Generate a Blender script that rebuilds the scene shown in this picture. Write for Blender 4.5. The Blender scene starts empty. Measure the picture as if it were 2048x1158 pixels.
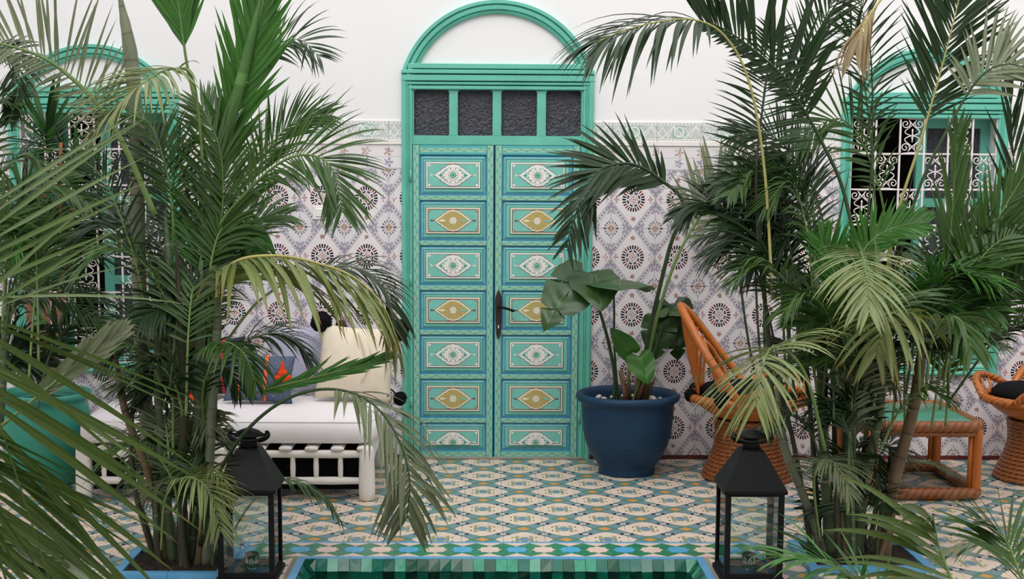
import bpy, bmesh, math, random
from mathutils import Vector, Matrix
random.seed(7)
PI = math.pi
SC = bpy.context.scene
COL = SC.collection

# ------------------------------------------------------------------ camera
FPX, PCX, PCY = 2750.0, 1024.0, 683.0            # focal length and principal point, in pixels of the 2048 x 1158 frame
PITCH = math.atan((PCY - 353.0) / FPX)
YAW = math.atan((PCX - 975.0) / FPX * math.cos(PITCH))
ROLL = math.radians(0.33)
FW = Vector((math.sin(YAW) * math.cos(PITCH), math.cos(YAW) * math.cos(PITCH), -math.sin(PITCH)))
R0 = Vector((math.cos(YAW), -math.sin(YAW), 0)); U0 = R0.cross(FW)
RT = R0 * math.cos(ROLL) + U0 * math.sin(ROLL)
UP = -R0 * math.sin(ROLL) + U0 * math.cos(ROLL)
CAM = Vector((-0.0376, -7.7194, 1.6))
cd = bpy.data.cameras.new('camera'); cam = bpy.data.objects.new('camera', cd); COL.objects.link(cam)
cd.sensor_width = 36; cd.lens = 36 * FPX / 2048; cd.shift_y = (PCY - 579) / 2048
cam.matrix_world = Matrix(((RT.x, UP.x, -FW.x, CAM.x), (RT.y, UP.y, -FW.y, CAM.y), (RT.z, UP.z, -FW.z, CAM.z), (0, 0, 0, 1)))
cd.clip_start = 0.05
SC.camera = cam

def at(px, py, Y=0.0):
    """The point at depth Y seen at a pixel."""
    v = FW + RT * ((px - PCX) / FPX) - UP * ((py - PCY) / FPX)
    return CAM + v * ((Y - CAM.y) / v.y)

# ------------------------------------------------------------------ sky and exposure: an open courtyard under a bright hazy sky
w = bpy.data.worlds.new('sky'); SC.world = w; w.use_nodes = True
bg = w.node_tree.nodes['Background']
bg.inputs[0].default_value = (1.0, 0.992, 1.0, 1); bg.inputs[1].default_value = 1.0
sun = bpy.data.lights.new('sun', 'SUN'); sun.energy = 0.5; sun.angle = math.radians(40); sun.color = (1, 0.98, 0.95)
so = bpy.data.objects.new('sun', sun); COL.objects.link(so)
so.rotation_euler = (math.radians(38), math.radians(-20), 0)
SC.view_settings.view_transform = 'Standard'; SC.view_settings.look = 'None'
SC.view_settings.exposure = 1.12; SC.view_settings.gamma = 1; SC.view_settings.use_curve_mapping = False
try:
    SC.cycles.max_bounces = 8; SC.cycles.transparent_max_bounces = 16; SC.cycles.use_denoising = True
    SC.cycles.caustics_reflective = False; SC.cycles.caustics_refractive = False
except Exception: pass

# ------------------------------------------------------------------ materials
def lin(r, g, b):
    f = lambda c: (c / 255 / 12.92) if c <= 10 else ((c / 255 + 0.055) / 1.055) ** 2.4
    return (f(r), f(g), f(b), 1)

class E:
    """A shader value with operators, so that patterns read as formulas."""
    def __init__(s, nt, sock): s.nt, s.k = nt, sock
    def op(s, o, *b):
        n = s.nt.nodes.new('ShaderNodeMath'); n.operation = o
        for i, x in enumerate((s,) + b):
            if isinstance(x, E): s.nt.links.new(x.k, n.inputs[i])
            else: n.inputs[i].default_value = x
        return E(s.nt, n.outputs[0])
    def __add__(s, o): return s.op('ADD', o)
    __radd__ = __add__
    def __sub__(s, o): return s.op('SUBTRACT', o)
    def __rsub__(s, o): return (s * -1.0) + o
    def __mul__(s, o): return s.op('MULTIPLY', o)
    __rmul__ = __mul__
    def __truediv__(s, o): return s.op('DIVIDE', o)
    def lt(s, o): return s.op('LESS_THAN', o)
    def gt(s, o): return s.op('GREATER_THAN', o)
    def abs(s): return s.op('ABSOLUTE')
    def floor(s): return s.op('FLOOR')
    def fract(s): return s - s.floor()
    def wrap(s): return s - (s + 0.5).floor()      # to -0.5 .. 0.5
    def sin(s): return s.op('SINE')
    def cos(s): return s.op('COSINE')
    def mod2(s): return (s * 0.5).fract() * 2.0
    def max(s, o): return s.op('MAXIMUM', o)
    def min(s, o): return s.op('MINIMUM', o)
    def band(s, c, w): return (s - c).abs().lt(w)

def hyp(x, y): return (x * x + y * y).op('SQRT')
def ang(x, y): return y.op('ARCTAN2', x)

def new_mat(name, rough=0.5, spec=0.5):
    m = bpy.data.materials.new(name); m.use_nodes = True
    p = m.node_tree.nodes['Principled BSDF']
    p.inputs['Roughness'].default_value = rough
    p.inputs['Specular IOR Level'].default_value = spec
    return m, m.node_tree, p

def mix(nt, a, b, f):
    n = nt.nodes.new('ShaderNodeMix'); n.data_type = 'RGBA'
    for idx, x in ((6, a), (7, b)):
        if isinstance(x, tuple): n.inputs[idx].default_value = x
        else: nt.links.new(x, n.inputs[idx])
    if isinstance(f, E): nt.links.new(f.k, n.inputs[0])
    elif hasattr(f, 'links'): nt.links.new(f, n.inputs[0])
    else: n.inputs[0].default_value = f
    return n.outputs[2]

def coords(nt, kind='POS'):
    if kind == 'POS': s = nt.nodes.new('ShaderNodeNewGeometry').outputs['Position']
    else: s = nt.nodes.new('ShaderNodeTexCoord').outputs[kind]
    x = nt.nodes.new('ShaderNodeSeparateXYZ'); nt.links.new(s, x.inputs[0])
    return s, E(nt, x.outputs[0]), E(nt, x.outputs[1]), E(nt, x.outputs[2])

def noise(nt, vec, scale, detail=3, rough=0.55):
    n = nt.nodes.new('ShaderNodeTexNoise'); n.inputs['Scale'].default_value = scale
    n.inputs['Detail'].default_value = detail; n.inputs['Roughness'].default_value = rough
    nt.links.new(vec, n.inputs['Vector'])
    return E(nt, n.outputs[0])

def bump(nt, p, h, strength=0.3, dist=0.01):
    b = nt.nodes.new('ShaderNodeBump'); b.inputs['Strength'].default_value = strength; b.inputs['Distance'].default_value = dist
    nt.links.new(h.k, b.inputs['Height']); nt.links.new(b.outputs[0], p.inputs['Normal'])

def base(nt, p, c):
    if isinstance(c, tuple): p.inputs['Base Color'].default_value = c
    else: nt.links.new(c, p.inputs['Base Color'])

def plain(name, c, rough=0.5, var=0.12, scale=9, b=0.0, bscale=60, spec=0.4, kind='POS'):
    """A painted or natural surface: one colour with a little uneven wear and fine relief."""
    m, nt, p = new_mat(name, rough, spec)
    v, x, y, z = coords(nt, kind)
    f = noise(nt, v, scale)
    dark = tuple(k * (1 - 2 * var) for k in c[:3]) + (1,); lite = tuple(min(1, k * (1 + 2 * var)) for k in c[:3]) + (1,)
    base(nt, p, mix(nt, dark, lite, f))
    if b: bump(nt, p, noise(nt, v, bscale, 4), b, 0.004)
    return m

M = {}
M['plaster'] = plain('white_plaster', (0.86, 0.85, 0.855, 1), 0.9, 0.015, 1.5, 0.12, 25, 0.1)
M['teal'] = plain('turquoise_paint', lin(104, 188, 168), 0.5, 0.10, 7, 0.10, 40)
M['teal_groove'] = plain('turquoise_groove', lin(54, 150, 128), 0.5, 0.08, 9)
M['blue_line'] = plain('blue_line_paint', lin(58, 136, 168), 0.55, 0.14, 30)
M['sky_paint'] = plain('light_blue_paint', lin(126, 196, 208), 0.5, 0.10, 30)
M['aqua'] = plain('aqua_paint', lin(122, 198, 184), 0.5, 0.07, 30)
M['deep_green'] = plain('deep_green_paint_and_shade', lin(44, 122, 108), 0.55, 0.1, 30)
M['cream'] = plain('cream_paint', lin(232, 226, 200), 0.55, 0.05, 40)
M['white_paint'] = plain('white_paint', lin(238, 234, 228), 0.5, 0.03, 20)
M['brown_paint'] = plain('brown_line_paint', lin(128, 82, 82), 0.6, 0.15, 60)
M['gold'] = plain('gold_paint', lin(186, 168, 104), 0.5, 0.10, 90)
M['motif_green'] = plain('motif_green_paint', lin(48, 158, 138), 0.5, 0.08, 60)
M['iron_white'] = plain('white_iron', lin(235, 226, 224), 0.45, 0.04, 30)
M['black_iron'] = plain('black_iron', lin(13, 13, 14), 0.55, 0.2, 20, 0.06, 90, 0.22)
M['rusty_iron'] = plain('rusty_iron', lin(48, 38, 36), 0.5, 0.5, 40, 0.2, 60)
M['maroon'] = plain('maroon_skirting', lin(92, 36, 36), 0.4, 0.15, 20)
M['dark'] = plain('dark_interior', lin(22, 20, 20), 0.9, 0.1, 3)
M['blue_pot'] = None
M['soil'] = plain('soil', lin(40, 32, 26), 0.95, 0.4, 60, 0.6, 90)
M['pebble'] = plain('white_pebble', lin(226, 214, 200), 0.6, 0.08, 40)
M['white_wood'] = plain('white_painted_bamboo', lin(236, 230, 224), 0.5, 0.05, 14, 0.08, 30)
M['linen'] = plain('white_linen', lin(240, 234, 236), 0.9, 0.02, 12, 0.15, 220, 0.1)
M['lilac'] = plain('grey_lilac_cloth', lin(176, 176, 196), 0.95, 0.10, 26, 0.3, 240, 0.1)
M['cream_cloth'] = plain('cream_cloth', lin(232, 220, 198), 0.95, 0.06, 14, 0.3, 160, 0.1)
M['denim'] = plain('slate_blue_cloth', lin(92, 104, 126), 0.95, 0.18, 60, 0.3, 240, 0.1)
M['charcoal'] = plain('charcoal_cloth', lin(52, 56, 66), 0.95, 0.2, 40, 0.3, 240, 0.1)
M['orange_band'] = plain('orange_band', lin(226, 108, 66), 0.9, 0.08, 60)
M['orange'] = plain('orange_wool', lin(238, 74, 34), 0.95, 0.15, 70, 0.5, 150, 0.1)
M['black_wool'] = plain('black_wool', lin(20, 20, 22), 0.95, 0.3, 80, 0.6, 150, 0.1)
M['red_band'] = plain('red_band', lin(190, 50, 44), 0.9, 0.1, 60)
M['tube'] = plain('clear_white_plastic', lin(240, 238, 236), 0.3, 0.01, 5)
M['green_pot'] = plain('green_glazed_pot', lin(58, 150, 130), 0.3, 0.10, 6, 0.08, 14)
M['kerb_blue'] = plain('blue_kerb', lin(92, 160, 204), 0.35, 0.12, 12, 0.1, 40)
M['line_blue'] = M['kerb_blue']
M['water'] = None

def mat_blue_pot():
    m, nt, p = new_mat('blue_painted_pot', 0.5, 0.35)
    v, x, y, z = coords(nt)
    n = noise(nt, v, 6); n2 = noise(nt, v, 3, 5, 0.7)
    band = ((z * 210.0) + n * 5.0).sin() * 0.5 + 0.5
    c = mix(nt, lin(12, 46, 74), lin(20, 62, 94), n)
    c = mix(nt, c, lin(50, 92, 126), ((n2 - 0.60) * 6.0).max(0.0).min(0.6))
    base(nt, p, c); bump(nt, p, band * 0.7 + n, 0.25, 0.004)
    return m
M['blue_pot'] = mat_blue_pot()

def mat_rattan(name, a, b, twist=True):
    m, nt, p = new_mat(name, 0.38, 0.5)
    uv = nt.nodes.new('ShaderNodeTexCoord').outputs['UV']
    sx = nt.nodes.new('ShaderNodeSeparateXYZ'); nt.links.new(uv, sx.inputs[0])
    u, v = E(nt, sx.outputs[0]), E(nt, sx.outputs[1])
    pos, x, y, z = coords(nt)
    n = noise(nt, pos, 35)
    t = ((u + v * (9.0 if twist else 0.0)) * (2 * PI * (3 if twist else 1))).sin() * 0.5 + 0.5
    c = mix(nt, a, b, (t * 0.55 + n * 0.6).min(1.0))
    base(nt, p, c); bump(nt, p, t, 0.5, 0.006)
    return m
M['rattan'] = mat_rattan('orange_rattan', lin(140, 70, 26), lin(200, 118, 48))
M['rattan_smooth'] = mat_rattan('orange_cane', lin(168, 88, 28), lin(206, 122, 46), False)
M['rattan_brown'] = mat_rattan('brown_twisted_rattan', lin(104, 54, 26), lin(164, 100, 54))

def mat_glass(name, tint=(1, 1, 1, 1), refl=0.06, rough=0.02):
    m = bpy.data.materials.new(name); m.use_nodes = True; nt = m.node_tree
    nt.nodes.remove(nt.nodes['Principled BSDF'])
    t = nt.nodes.new('ShaderNodeBsdfTransparent'); t.inputs[0].default_value = tint
    g = nt.nodes.new('ShaderNodeBsdfGlossy'); g.inputs['Roughness'].default_value = rough
    mx = nt.nodes.new('ShaderNodeMixShader'); fr = nt.nodes.new('ShaderNodeFresnel'); fr.inputs[0].default_value = 1.45
    f = E(nt, fr.outputs[0]) + (refl - 0.04)
    nt.links.new(f.k, mx.inputs[0]); nt.links.new(t.outputs[0], mx.inputs[1]); nt.links.new(g.outputs[0], mx.inputs[2])
    nt.links.new(mx.outputs[0], nt.nodes['Material Output'].inputs[0])
    return m
M['glass'] = mat_glass('clear_glass', (0.93, 0.97, 0.96, 1))
M['glass_jar'] = mat_glass('votive_glass', (0.82, 0.87, 0.87, 1), 0.2)

def mat_textured_glass():
    m, nt, p = new_mat('dark_textured_glass', 0.16, 0.5)
    v, x, y, z = coords(nt)
    n = noise(nt, v, 75, 2, 0.6); n2 = noise(nt, v, 12)
    base(nt, p, mix(nt, lin(40, 40, 48), lin(74, 76, 88), n * n2 * 1.6))
    bump(nt, p, n, 1.0, 0.012)
    return m
M['ripple_glass'] = mat_textured_glass()

def mat_table_glass():
    m, nt, p = new_mat('green_table_glass', 0.08, 0.6)
    v, x, y, z = coords(nt)
    base(nt, p, mix(nt, lin(50, 110, 84), lin(96, 152, 124), noise(nt, v, 8)))
    return m
M['table_glass'] = mat_table_glass()

# wall tile: printed medallions, 0.248 x 0.323 m, one print per tile
TW, TH, TZ0 = 0.248, 0.323, 0.022
def mat_wall_tile():
    m, nt, p = new_mat('printed_wall_tile', 0.22, 0.45)
    pos, X, Y, Z = coords(nt)
    ox, oy, oz, = coords(nt, 'Object')[1:]
    uu, vv = ox / TW, oz / TH                                # -0.5 .. 0.5 within the tile (object origin = tile centre)
    dx, dy = uu * TW, vv * TH * 0.93
    r, a = hyp(dx, dy), ang(dx, dy)
    white = lin(236, 230, 232)
    s = uu.abs() + vv.abs()                                   # 0.5 on the diamond's border
    cu, cv = 0.5 - uu.abs(), 0.5 - vv.abs()                   # towards the corner motif
    cx, cy = cu * TW, cv * TH * 0.93
    rc, ac = hyp(cx, cy), ang(cx, cy)
    n = noise(nt, pos, 130, 2); n2 = noise(nt, pos, 60, 2)
    fine = n.gt(0.5)
    c = white
    corner = s.gt(0.5)
    c = mix(nt, c, lin(210, 205, 211), corner)                                    # pale lilac corner diamonds
    c = mix(nt, c, lin(228, 224, 228), s.gt(0.62) * s.lt(0.80))
    c = mix(nt, c, lin(150, 140, 158), s.band(0.505, 0.006))                      # double outline
    c = mix(nt, c, lin(164, 154, 172), s.band(0.63, 0.005))
    cell = ((uu.abs() - vv.abs()) * 10.0)
    dash = s.band(0.565, 0.022) * cell.fract().lt(0.32) * cell.abs().lt(3.4)
    c = mix(nt, c, lin(92, 84, 104), dash)
    flo = hyp(cu - 0.335, cv * 1.0); flo2 = hyp(cu, cv - 0.335)                   # florets at the diamonds' points
    petal = ((ang(cu - 0.335, cv) * 6.0).sin() * 0.035 + 0.085); petal2 = ((ang(cu, cv - 0.335) * 6.0).sin() * 0.035 + 0.085)
    fl = flo.lt(petal).max(flo2.lt(petal2))
    c = mix(nt, c, lin(148, 142, 162), fl * 0.75)
    c = mix(nt, c, lin(222, 216, 224), flo.lt(0.028).max(flo2.lt(0.028)))
    # small rosette at the corners
    c = mix(nt, c, white, rc.lt(0.043))
    sp = ((ac * 16.0).sin()).gt(-0.1)
    c = mix(nt, c, lin(112, 98, 112), rc.band(0.0345, 0.006) * sp)
    c = mix(nt, c, lin(168, 158, 172), rc.band(0.025, 0.0016))
    c = mix(nt, c, lin(206, 182, 172), rc.lt(0.019))
    c = mix(nt, c, lin(150, 112, 110), rc.band(0.012, 0.0035) * ((ac * 8.0).sin()).gt(0.0))
    c = mix(nt, c, lin(222, 196, 150), rc.lt(0.006))
    # brown flowers above and below, pink ones left and right of the medallion
    fy = (vv.abs() - 0.335) * TH; f1 = hyp(dx, fy)
    p1 = ((ang(fy, dx) * 5.0).cos() * 0.0045 + 0.0125)
    c = mix(nt, c, lin(148, 92, 88), f1.lt(p1) * fine.max(f1.lt(0.009)))
    c = mix(nt, c, lin(226, 206, 200), f1.lt(0.0035))
    fx = (uu.abs() - 0.385) * TW; f2 = hyp(fx * 1.25, dy)
    p2 = ((ang(fx, dy) * 4.0).cos() * 0.006 + 0.0155)
    c = mix(nt, c, lin(196, 166, 172), f2.lt(p2) * n2.gt(0.43))
    # the big medallion
    thick = (a * 4.0).cos() * -0.25                                       # heavier spokes on the diagonals
    spoke = ((a * 24.0).cos()).gt(-0.25 + thick)
    c = mix(nt, c, mix(nt, lin(44, 30, 46), lin(126, 34, 50), ((a * 4.0).cos() * -1.0).gt(0.45)), r.band(0.0525, 0.0105) * spoke)
    c = mix(nt, c, lin(40, 32, 58), r.band(0.0335, 0.0042) * ((a * 8.0).cos()).lt(0.55))
    c = mix(nt, c, lin(188, 160, 150), r.band(0.0245, 0.0020))
    d = dx.abs() + dy.abs()
    c = mix(nt, c, lin(170, 118, 104), d.band(0.017, 0.0028)); c = mix(nt, c, lin(150, 100, 116), d.lt(0.006))
    base(nt, p, c)
    bump(nt, p, noise(nt, pos, 5, 1), 0.06, 0.01)
    return m
M['wall_tile'] = mat_wall_tile()

def mat_frieze_tile():
    m, nt, p = new_mat('pale_flower_tile', 0.22, 0.45)
    pos, X, Y, Z = coords(nt); _, ox, oy, oz = coords(nt, 'Object')
    c = lin(234, 229, 231)
    u = (ox / (TW / 2)).wrap(); du = u * (TW / 2)
    odd = (ox / (TW / 2)).op('ROUND').mod2().gt(0.5)
    for k, (col, cz) in enumerate(((lin(160, 154, 184), -0.030), (lin(186, 160, 152), 0.030))):
        f = hyp(du, oz - cz); pt = (ang(du, oz - cz) * 5.0).cos() * 0.007 + 0.022
        c = mix(nt, c, col, f.lt(pt) * noise(nt, pos, 110, 2).gt(0.47))
    c = mix(nt, c, lin(190, 184, 196), oz.band(-0.062, 0.0015).max(oz.band(0.0, 0.0012)))
    base(nt, p, c); return m
M['frieze_tile'] = mat_frieze_tile()

def mat_border_tile():
    m, nt, p = new_mat('arabesque_border_tile', 0.22, 0.45)
    pos, X, Y, Z = coords(nt); _, ox, oy, oz = coords(nt, 'Object')
    c = mix(nt, lin(206, 212, 208), lin(160, 196, 182), ((ox * (2 * PI / 0.186)).cos()).gt(0.25))
    n = noise(nt, pos, 120, 2)
    c = mix(nt, c, lin(182, 184, 184), n.gt(0.56))
    tri = ((ox / 0.062).wrap().abs() - 0.25) * 4.0
    tri2 = ((ox / 0.124 + 0.25).wrap().abs() - 0.25) * 4.0
    ln = (oz - tri * 0.026).abs().lt(0.0045).max((oz + tri2 * 0.034).abs().lt(0.0045)).max(hyp((ox / 0.186).wrap() * 0.186, oz).band(0.026, 0.0035))
    c = mix(nt, c, lin(238, 235, 235), ln)
    c = mix(nt, c, lin(238, 235, 235), oz.abs().gt(0.037))
    c = mix(nt, c, lin(170, 180, 176), oz.abs().band(0.044, 0.0025) * ((ox / 0.02).fract().lt(0.6)))
    base(nt, p, c); return m
M['border_tile'] = mat_border_tile()

FT = 0.3727                                                  # period of the floor pattern: two tiles
FX0, FY0 = 0.0, 0.0
def mat_floor_tile():
    m, nt, p = new_mat('patterned_floor_tile', 0.38, 0.35)
    pos, X, Y, Z = coords(nt)
    n = noise(nt, pos, 14, 4, 0.6); n2 = noise(nt, pos, 2.2, 4)
    x, y = (X - FLX) / FT, (Y - FLY) / FT
    pp, qq = (x + y).wrap(), (x - y).wrap()
    lx, ly = (pp + qq) * 0.5, (pp - qq) * 0.5
    r, a = hyp(lx, ly), ang(lx, ly)
    c = mix(nt, lin(126, 150, 138), lin(100, 132, 122), n)
    c = mix(nt, c, lin(112, 144, 148), (pp.abs().max(qq.abs()).gt(0.40)) * r.gt(0.30) * r.lt(0.42))
    R = (a * 4.0).cos() * 0.030 + 0.304
    R = R + (a * 8.0).cos() * 0.008 + (a * 16.0).cos() * 0.006
    c = mix(nt, c, lin(70, 84, 92), r.lt(R + 0.012))
    c = mix(nt, c, mix(nt, lin(230, 212, 196), lin(214, 194, 176), n), r.lt(R))
    q = lx.abs().max(ly.abs()); qm = lx.abs().min(ly.abs())
    inner = q.lt(0.155)
    c = mix(nt, c, lin(128, 128, 84), inner * qm.band(0.085, 0.028) * q.gt(0.07))
    c = mix(nt, c, lin(120, 150, 130), inner * qm.lt(0.045) * q.lt(0.115))
    c = mix(nt, c, lin(228, 208, 184), q.band(0.118, 0.010) * inner)
    c = mix(nt, c, lin(112, 142, 168), (lx.abs() + ly.abs()).lt(0.085))
    # corners: orange blossom
    cx, cy = 0.5 - lx.abs(), 0.5 - ly.abs()
    e = (0.5 - pp.abs()).max(0.5 - qq.abs())                    # 0 at the orange corner
    c = mix(nt, c, lin(86, 128, 116), e.lt(0.17) * e.gt(0.10))
    c = mix(nt, c, lin(206, 148, 72), e.lt(0.085))
    # bow ties between neighbouring medallions
    bx, by = pp.abs() - 0.5, qq
    b1 = hyp((pp.abs() - 0.5), qq); b2 = hyp(pp, qq.abs() - 0.5); bb = b1.min(b2)
    ux, uy = lx.abs() - 0.25, ly.abs() - 0.25
    c = mix(nt, c, lin(46, 44, 64), ux.abs().lt(0.078) * (ux.abs() * 0.6 + 0.012).gt(uy.abs()))
    c = mix(nt, c, lin(226, 210, 196), ux.abs().lt(0.034) * uy.abs().lt(0.026))
    c = mix(nt, c, mix(nt, c, lin(120, 112, 98), 0.5), ((n2 - 0.55) * 2.0).max(0.0).min(0.5))
    base(nt, p, c)
    bump(nt, p, n, 0.08, 0.004)
    return m

# phase of the pattern: a medallion centre seen at about (1128, 1054) in the photo
_p = at(1044.6, 1037.3, -1.0); _d = (_p - CAM); _g = CAM + _d * (-CAM.z / _d.z)
FLX, FLY = _g.x, _g.y
M['floor_tile'] = mat_floor_tile()
M['grout'] = plain('grout', lin(150, 142, 128), 0.9, 0.1, 30)
M['zellige_green'] = plain('green_glazed_tile', lin(46, 128, 92), 0.25, 0.25, 18, 0.2, 30)
M['zellige_blue'] = plain('blue_glazed_tile', lin(84, 170, 212), 0.25, 0.10, 18, 0.2, 30)
M['zellige_pink'] = plain('pink_glazed_tile', lin(226, 202, 188), 0.3, 0.06, 18, 0.2, 30)
POOLM = [plain('pool_tile_%d' % i, lin(*c), 0.10, 0.22, 25, 0.2, 22, 0.4) for i, c in enumerate(((16, 92, 74), (10, 46, 34), (18, 106, 88), (12, 66, 48), (50, 150, 118), (24, 84, 60)))]

def mat_vine(name, vertical, hw):
    """The painted vine scroll on the door's stiles and rails."""
    m, nt, p = new_mat(name, 0.5, 0.4)
    pos, X, Y, Z = coords(nt); _, ox, oy, oz = coords(nt, 'Object')
    s, t = (oz, ox) if vertical else (ox, oz)
    t = t / hw
    n = noise(nt, pos, 45)
    c = mix(nt, lin(162, 204, 176), lin(128, 192, 172), n)
    k = s / 0.062
    tri = (k.wrap().abs() - 0.25) * 4.0
    c = mix(nt, c, lin(104, 182, 166), (t - tri * 0.42).abs().lt(0.18) * 0.8)
    half = (k * 2.0)
    par = half.op('ROUND').mod2().gt(0.5)
    du = half.wrap(); tt = t - (par * 2.0 - 1.0) * 0.42
    c = mix(nt, c, lin(66, 120, 108), (hyp(du * 1.2, tt * 1.7)).lt(0.24) * 0.9)
    c = mix(nt, c, lin(206, 196, 132), (hyp(du * 1.3, (t + (par * 2.0 - 1.0) * 0.62) * 1.6)).lt(0.26) * n.gt(0.5))
    c = mix(nt, c, lin(82, 176, 178), t.abs().gt(0.82))
    base(nt, p, c); return m
M['vine_v'] = mat_vine('painted_vine_upright', True, 0.0175)
M['vine_h'] = mat_vine('painted_vine_across', False, 0.015)

# ------------------------------------------------------------------ mesh building
class MB:
    def __init__(s): s.v, s.f, s.mi, s.uv, s.sm = [], [], [], {}, []
    def add(s, vs, fs, mi=0, uvs=None, smooth=False):
        b = len(s.v); s.v += [tuple(q) for q in vs]
        for k, fc in enumerate(fs):
            if uvs is not None: s.uv[len(s.f)] = uvs[k]
            s.f.append([b + i for i in fc]); s.mi.append(mi); s.sm.append(smooth)
    def box(s, x0, x1, y0, y1, z0, z1, mi=0):
        s.add([(x0, y0, z0), (x1, y0, z0), (x1, y1, z0), (x0, y1, z0), (x0, y0, z1), (x1, y0, z1), (x1, y1, z1), (x0, y1, z1)],
              [(0, 3, 2, 1), (4, 5, 6, 7), (0, 1, 5, 4), (1, 2, 6, 5), (2, 3, 7, 6), (3, 0, 4, 7)], mi)
    def slab(s, x0, x1, y0, y1, z0, z1, ch, mi=0):
        """A tile: a box with a chamfered top (z) edge."""
        a = [(x0, y0, z0), (x1, y0, z0), (x1, y1, z0), (x0, y1, z0)]; b = [(x, y, z1 - ch) for x, y, _ in a]
        c = [(x0 + ch, y0 + ch, z1), (x1 - ch, y0 + ch, z1), (x1 - ch, y1 - ch, z1), (x0 + ch, y1 - ch, z1)]
        fs = [(8, 9, 10, 11)] + [(i, (i + 1) % 4, 4 + (i + 1) % 4, 4 + i) for i in range(4)] + [(4 + i, 4 + (i + 1) % 4, 8 + (i + 1) % 4, 8 + i) for i in range(4)] + [(3, 2, 1, 0)]
        s.add(a + b + c, fs, mi)
    def plate(s, x0, x1, z0, z1, y0, y1, ch, mi=0):
        """A tile on a wall facing -y: y0 back, y1 front (smaller), chamfered."""
        a = [(x0, y0, z0), (x1, y0, z0), (x1, y0, z1), (x0, y0, z1)]; b = [(x, y1 + ch, z) for x, _, z in a]
        c = [(x0 + ch, y1, z0 + ch), (x1 - ch, y1, z0 + ch), (x1 - ch, y1, z1 - ch), (x0 + ch, y1, z1 - ch)]
        fs = [(8, 9, 10, 11)] + [(i, (i + 1) % 4, 4 + (i + 1) % 4, 4 + i) for i in range(4)] + [(4 + i, 4 + (i + 1) % 4, 8 + (i + 1) % 4, 8 + i) for i in range(4)]
        s.add(a + b + c, fs, mi)
    def prism_z(s, poly, z0, z1, mi=0):
        n = len(poly)
        s.add([(x, y, z0) for x, y in poly] + [(x, y, z1) for x, y in poly],
              [tuple(range(n, 2 * n)), tuple(range(n - 1, -1, -1))] + [(i, (i + 1) % n, n + (i + 1) % n, n + i) for i in range(n)], mi)
    def face_xz(s, poly, y0, y1, mi=0):
        """A flat shape facing -y, standing proud from y0 to y1 (y1 < y0)."""
        n = len(poly)
        s.add([(x, y1, z) for x, z in poly] + [(x, y0, z) for x, z in poly],
              [tuple(range(n))] + [(i, n + i, n + (i + 1) % n, (i + 1) % n) for i in range(n)], mi)
    def ring_xz(s, r0, y0, r1, y1, mi=0):
        """Four trapezoids between two rectangles (x0, x1, z0, z1) at depths y0 and y1."""
        A = [(r0[0], y0, r0[2]), (r0[1], y0, r0[2]), (r0[1], y0, r0[3]), (r0[0], y0, r0[3])]
        B = [(r1[0], y1, r1[2]), (r1[1], y1, r1[2]), (r1[1], y1, r1[3]), (r1[0], y1, r1[3])]
        s.add(A + B, [(i, (i + 1) % 4, 4 + (i + 1) % 4, 4 + i) for i in range(4)], mi)
    def tube(s, pts, rad, n=8, mi=0, cap=True, closed=False, smooth=True, flat=1.0):
        pts = [Vector(q) for q in pts]; N = len(pts)
        rad = rad if isinstance(rad, (list, tuple)) else [rad] * N
        vs, uvs = [], []; prev = None; L = 0.0; ls = []
        for i, q in enumerate(pts):
            if closed: t = pts[(i + 1) % N] - pts[i - 1]
            else: t = pts[min(i + 1, N - 1)] - pts[max(i - 1, 0)]
            t = t.normalized() if t.length > 1e-9 else Vector((0, 0, 1))
            if prev is None:
                a = Vector((0, 0, 1)) if abs(t.z) < 0.9 else Vector((1, 0, 0))
                nx = (a - t * a.dot(t)).normalized()
            else:
                nx = prev - t * prev.dot(t)
                nx = nx.normalized() if nx.length > 1e-6 else prev
            prev = nx; ny = t.cross(nx)
            if i: L += (pts[i] - pts[i - 1]).length
            ls.append(L)
            for k in range(n):
                an = 2 * PI * k / n
                vs.append(q + nx * (math.cos(an) * rad[i]) + ny * (math.sin(an) * rad[i] * flat))
        fs = []
        M_ = N if closed else N - 1
        for i in range(M_):
            j = (i + 1) % N
            l0, l1 = ls[i], (ls[j] if j else L + (pts[0] - pts[-1]).length)
            for k in range(n):
                k2 = (k + 1) % n
                fs.append((i * n + k, i * n + k2, j * n + k2, j * n + k))
                uvs.append([(k / n, l0), ((k + 1) / n, l0), ((k + 1) / n, l1), (k / n, l1)])
        if cap and not closed:
            fs.append(tuple(range(n - 1, -1, -1))); uvs.append([(0, 0)] * n)
            fs.append(tuple((N - 1) * n + k for k in range(n))); uvs.append([(0, L)] * n)
        s.add(vs, fs, mi, uvs, smooth)
    def lathe(s, prof, c, n=32, mi=0, smooth=True, sq=None):
        """Revolve (r, z) round the vertical axis through c; sq = polygon offset angle for four-sided shapes."""
        vs = []
        for r, z in prof:
            for k in range(n):
                an = 2 * PI * k / n + (sq or 0)
                vs.append((c[0] + r * math.cos(an), c[1] + r * math.sin(an), c[2] + z))
        fs = [(i * n + k, i * n + (k + 1) % n, (i + 1) * n + (k + 1) % n, (i + 1) * n + k) for i in range(len(prof) - 1) for k in range(n)]
        uvs = [[(k / n, i * 0.02), ((k + 1) / n, i * 0.02), ((k + 1) / n, i * 0.02 + 0.02), (k / n, i * 0.02 + 0.02)] for i in range(len(prof) - 1) for k in range(n)]
        if prof[0][0] > 1e-6: fs.append(tuple(range(n - 1, -1, -1))); uvs.append([(0, 0)] * n)
        if prof[-1][0] > 1e-6: fs.append(tuple((len(prof) - 1) * n + k for k in range(n))); uvs.append([(0, 0)] * n)
        s.add(vs, fs, mi, uvs, smooth)
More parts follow.
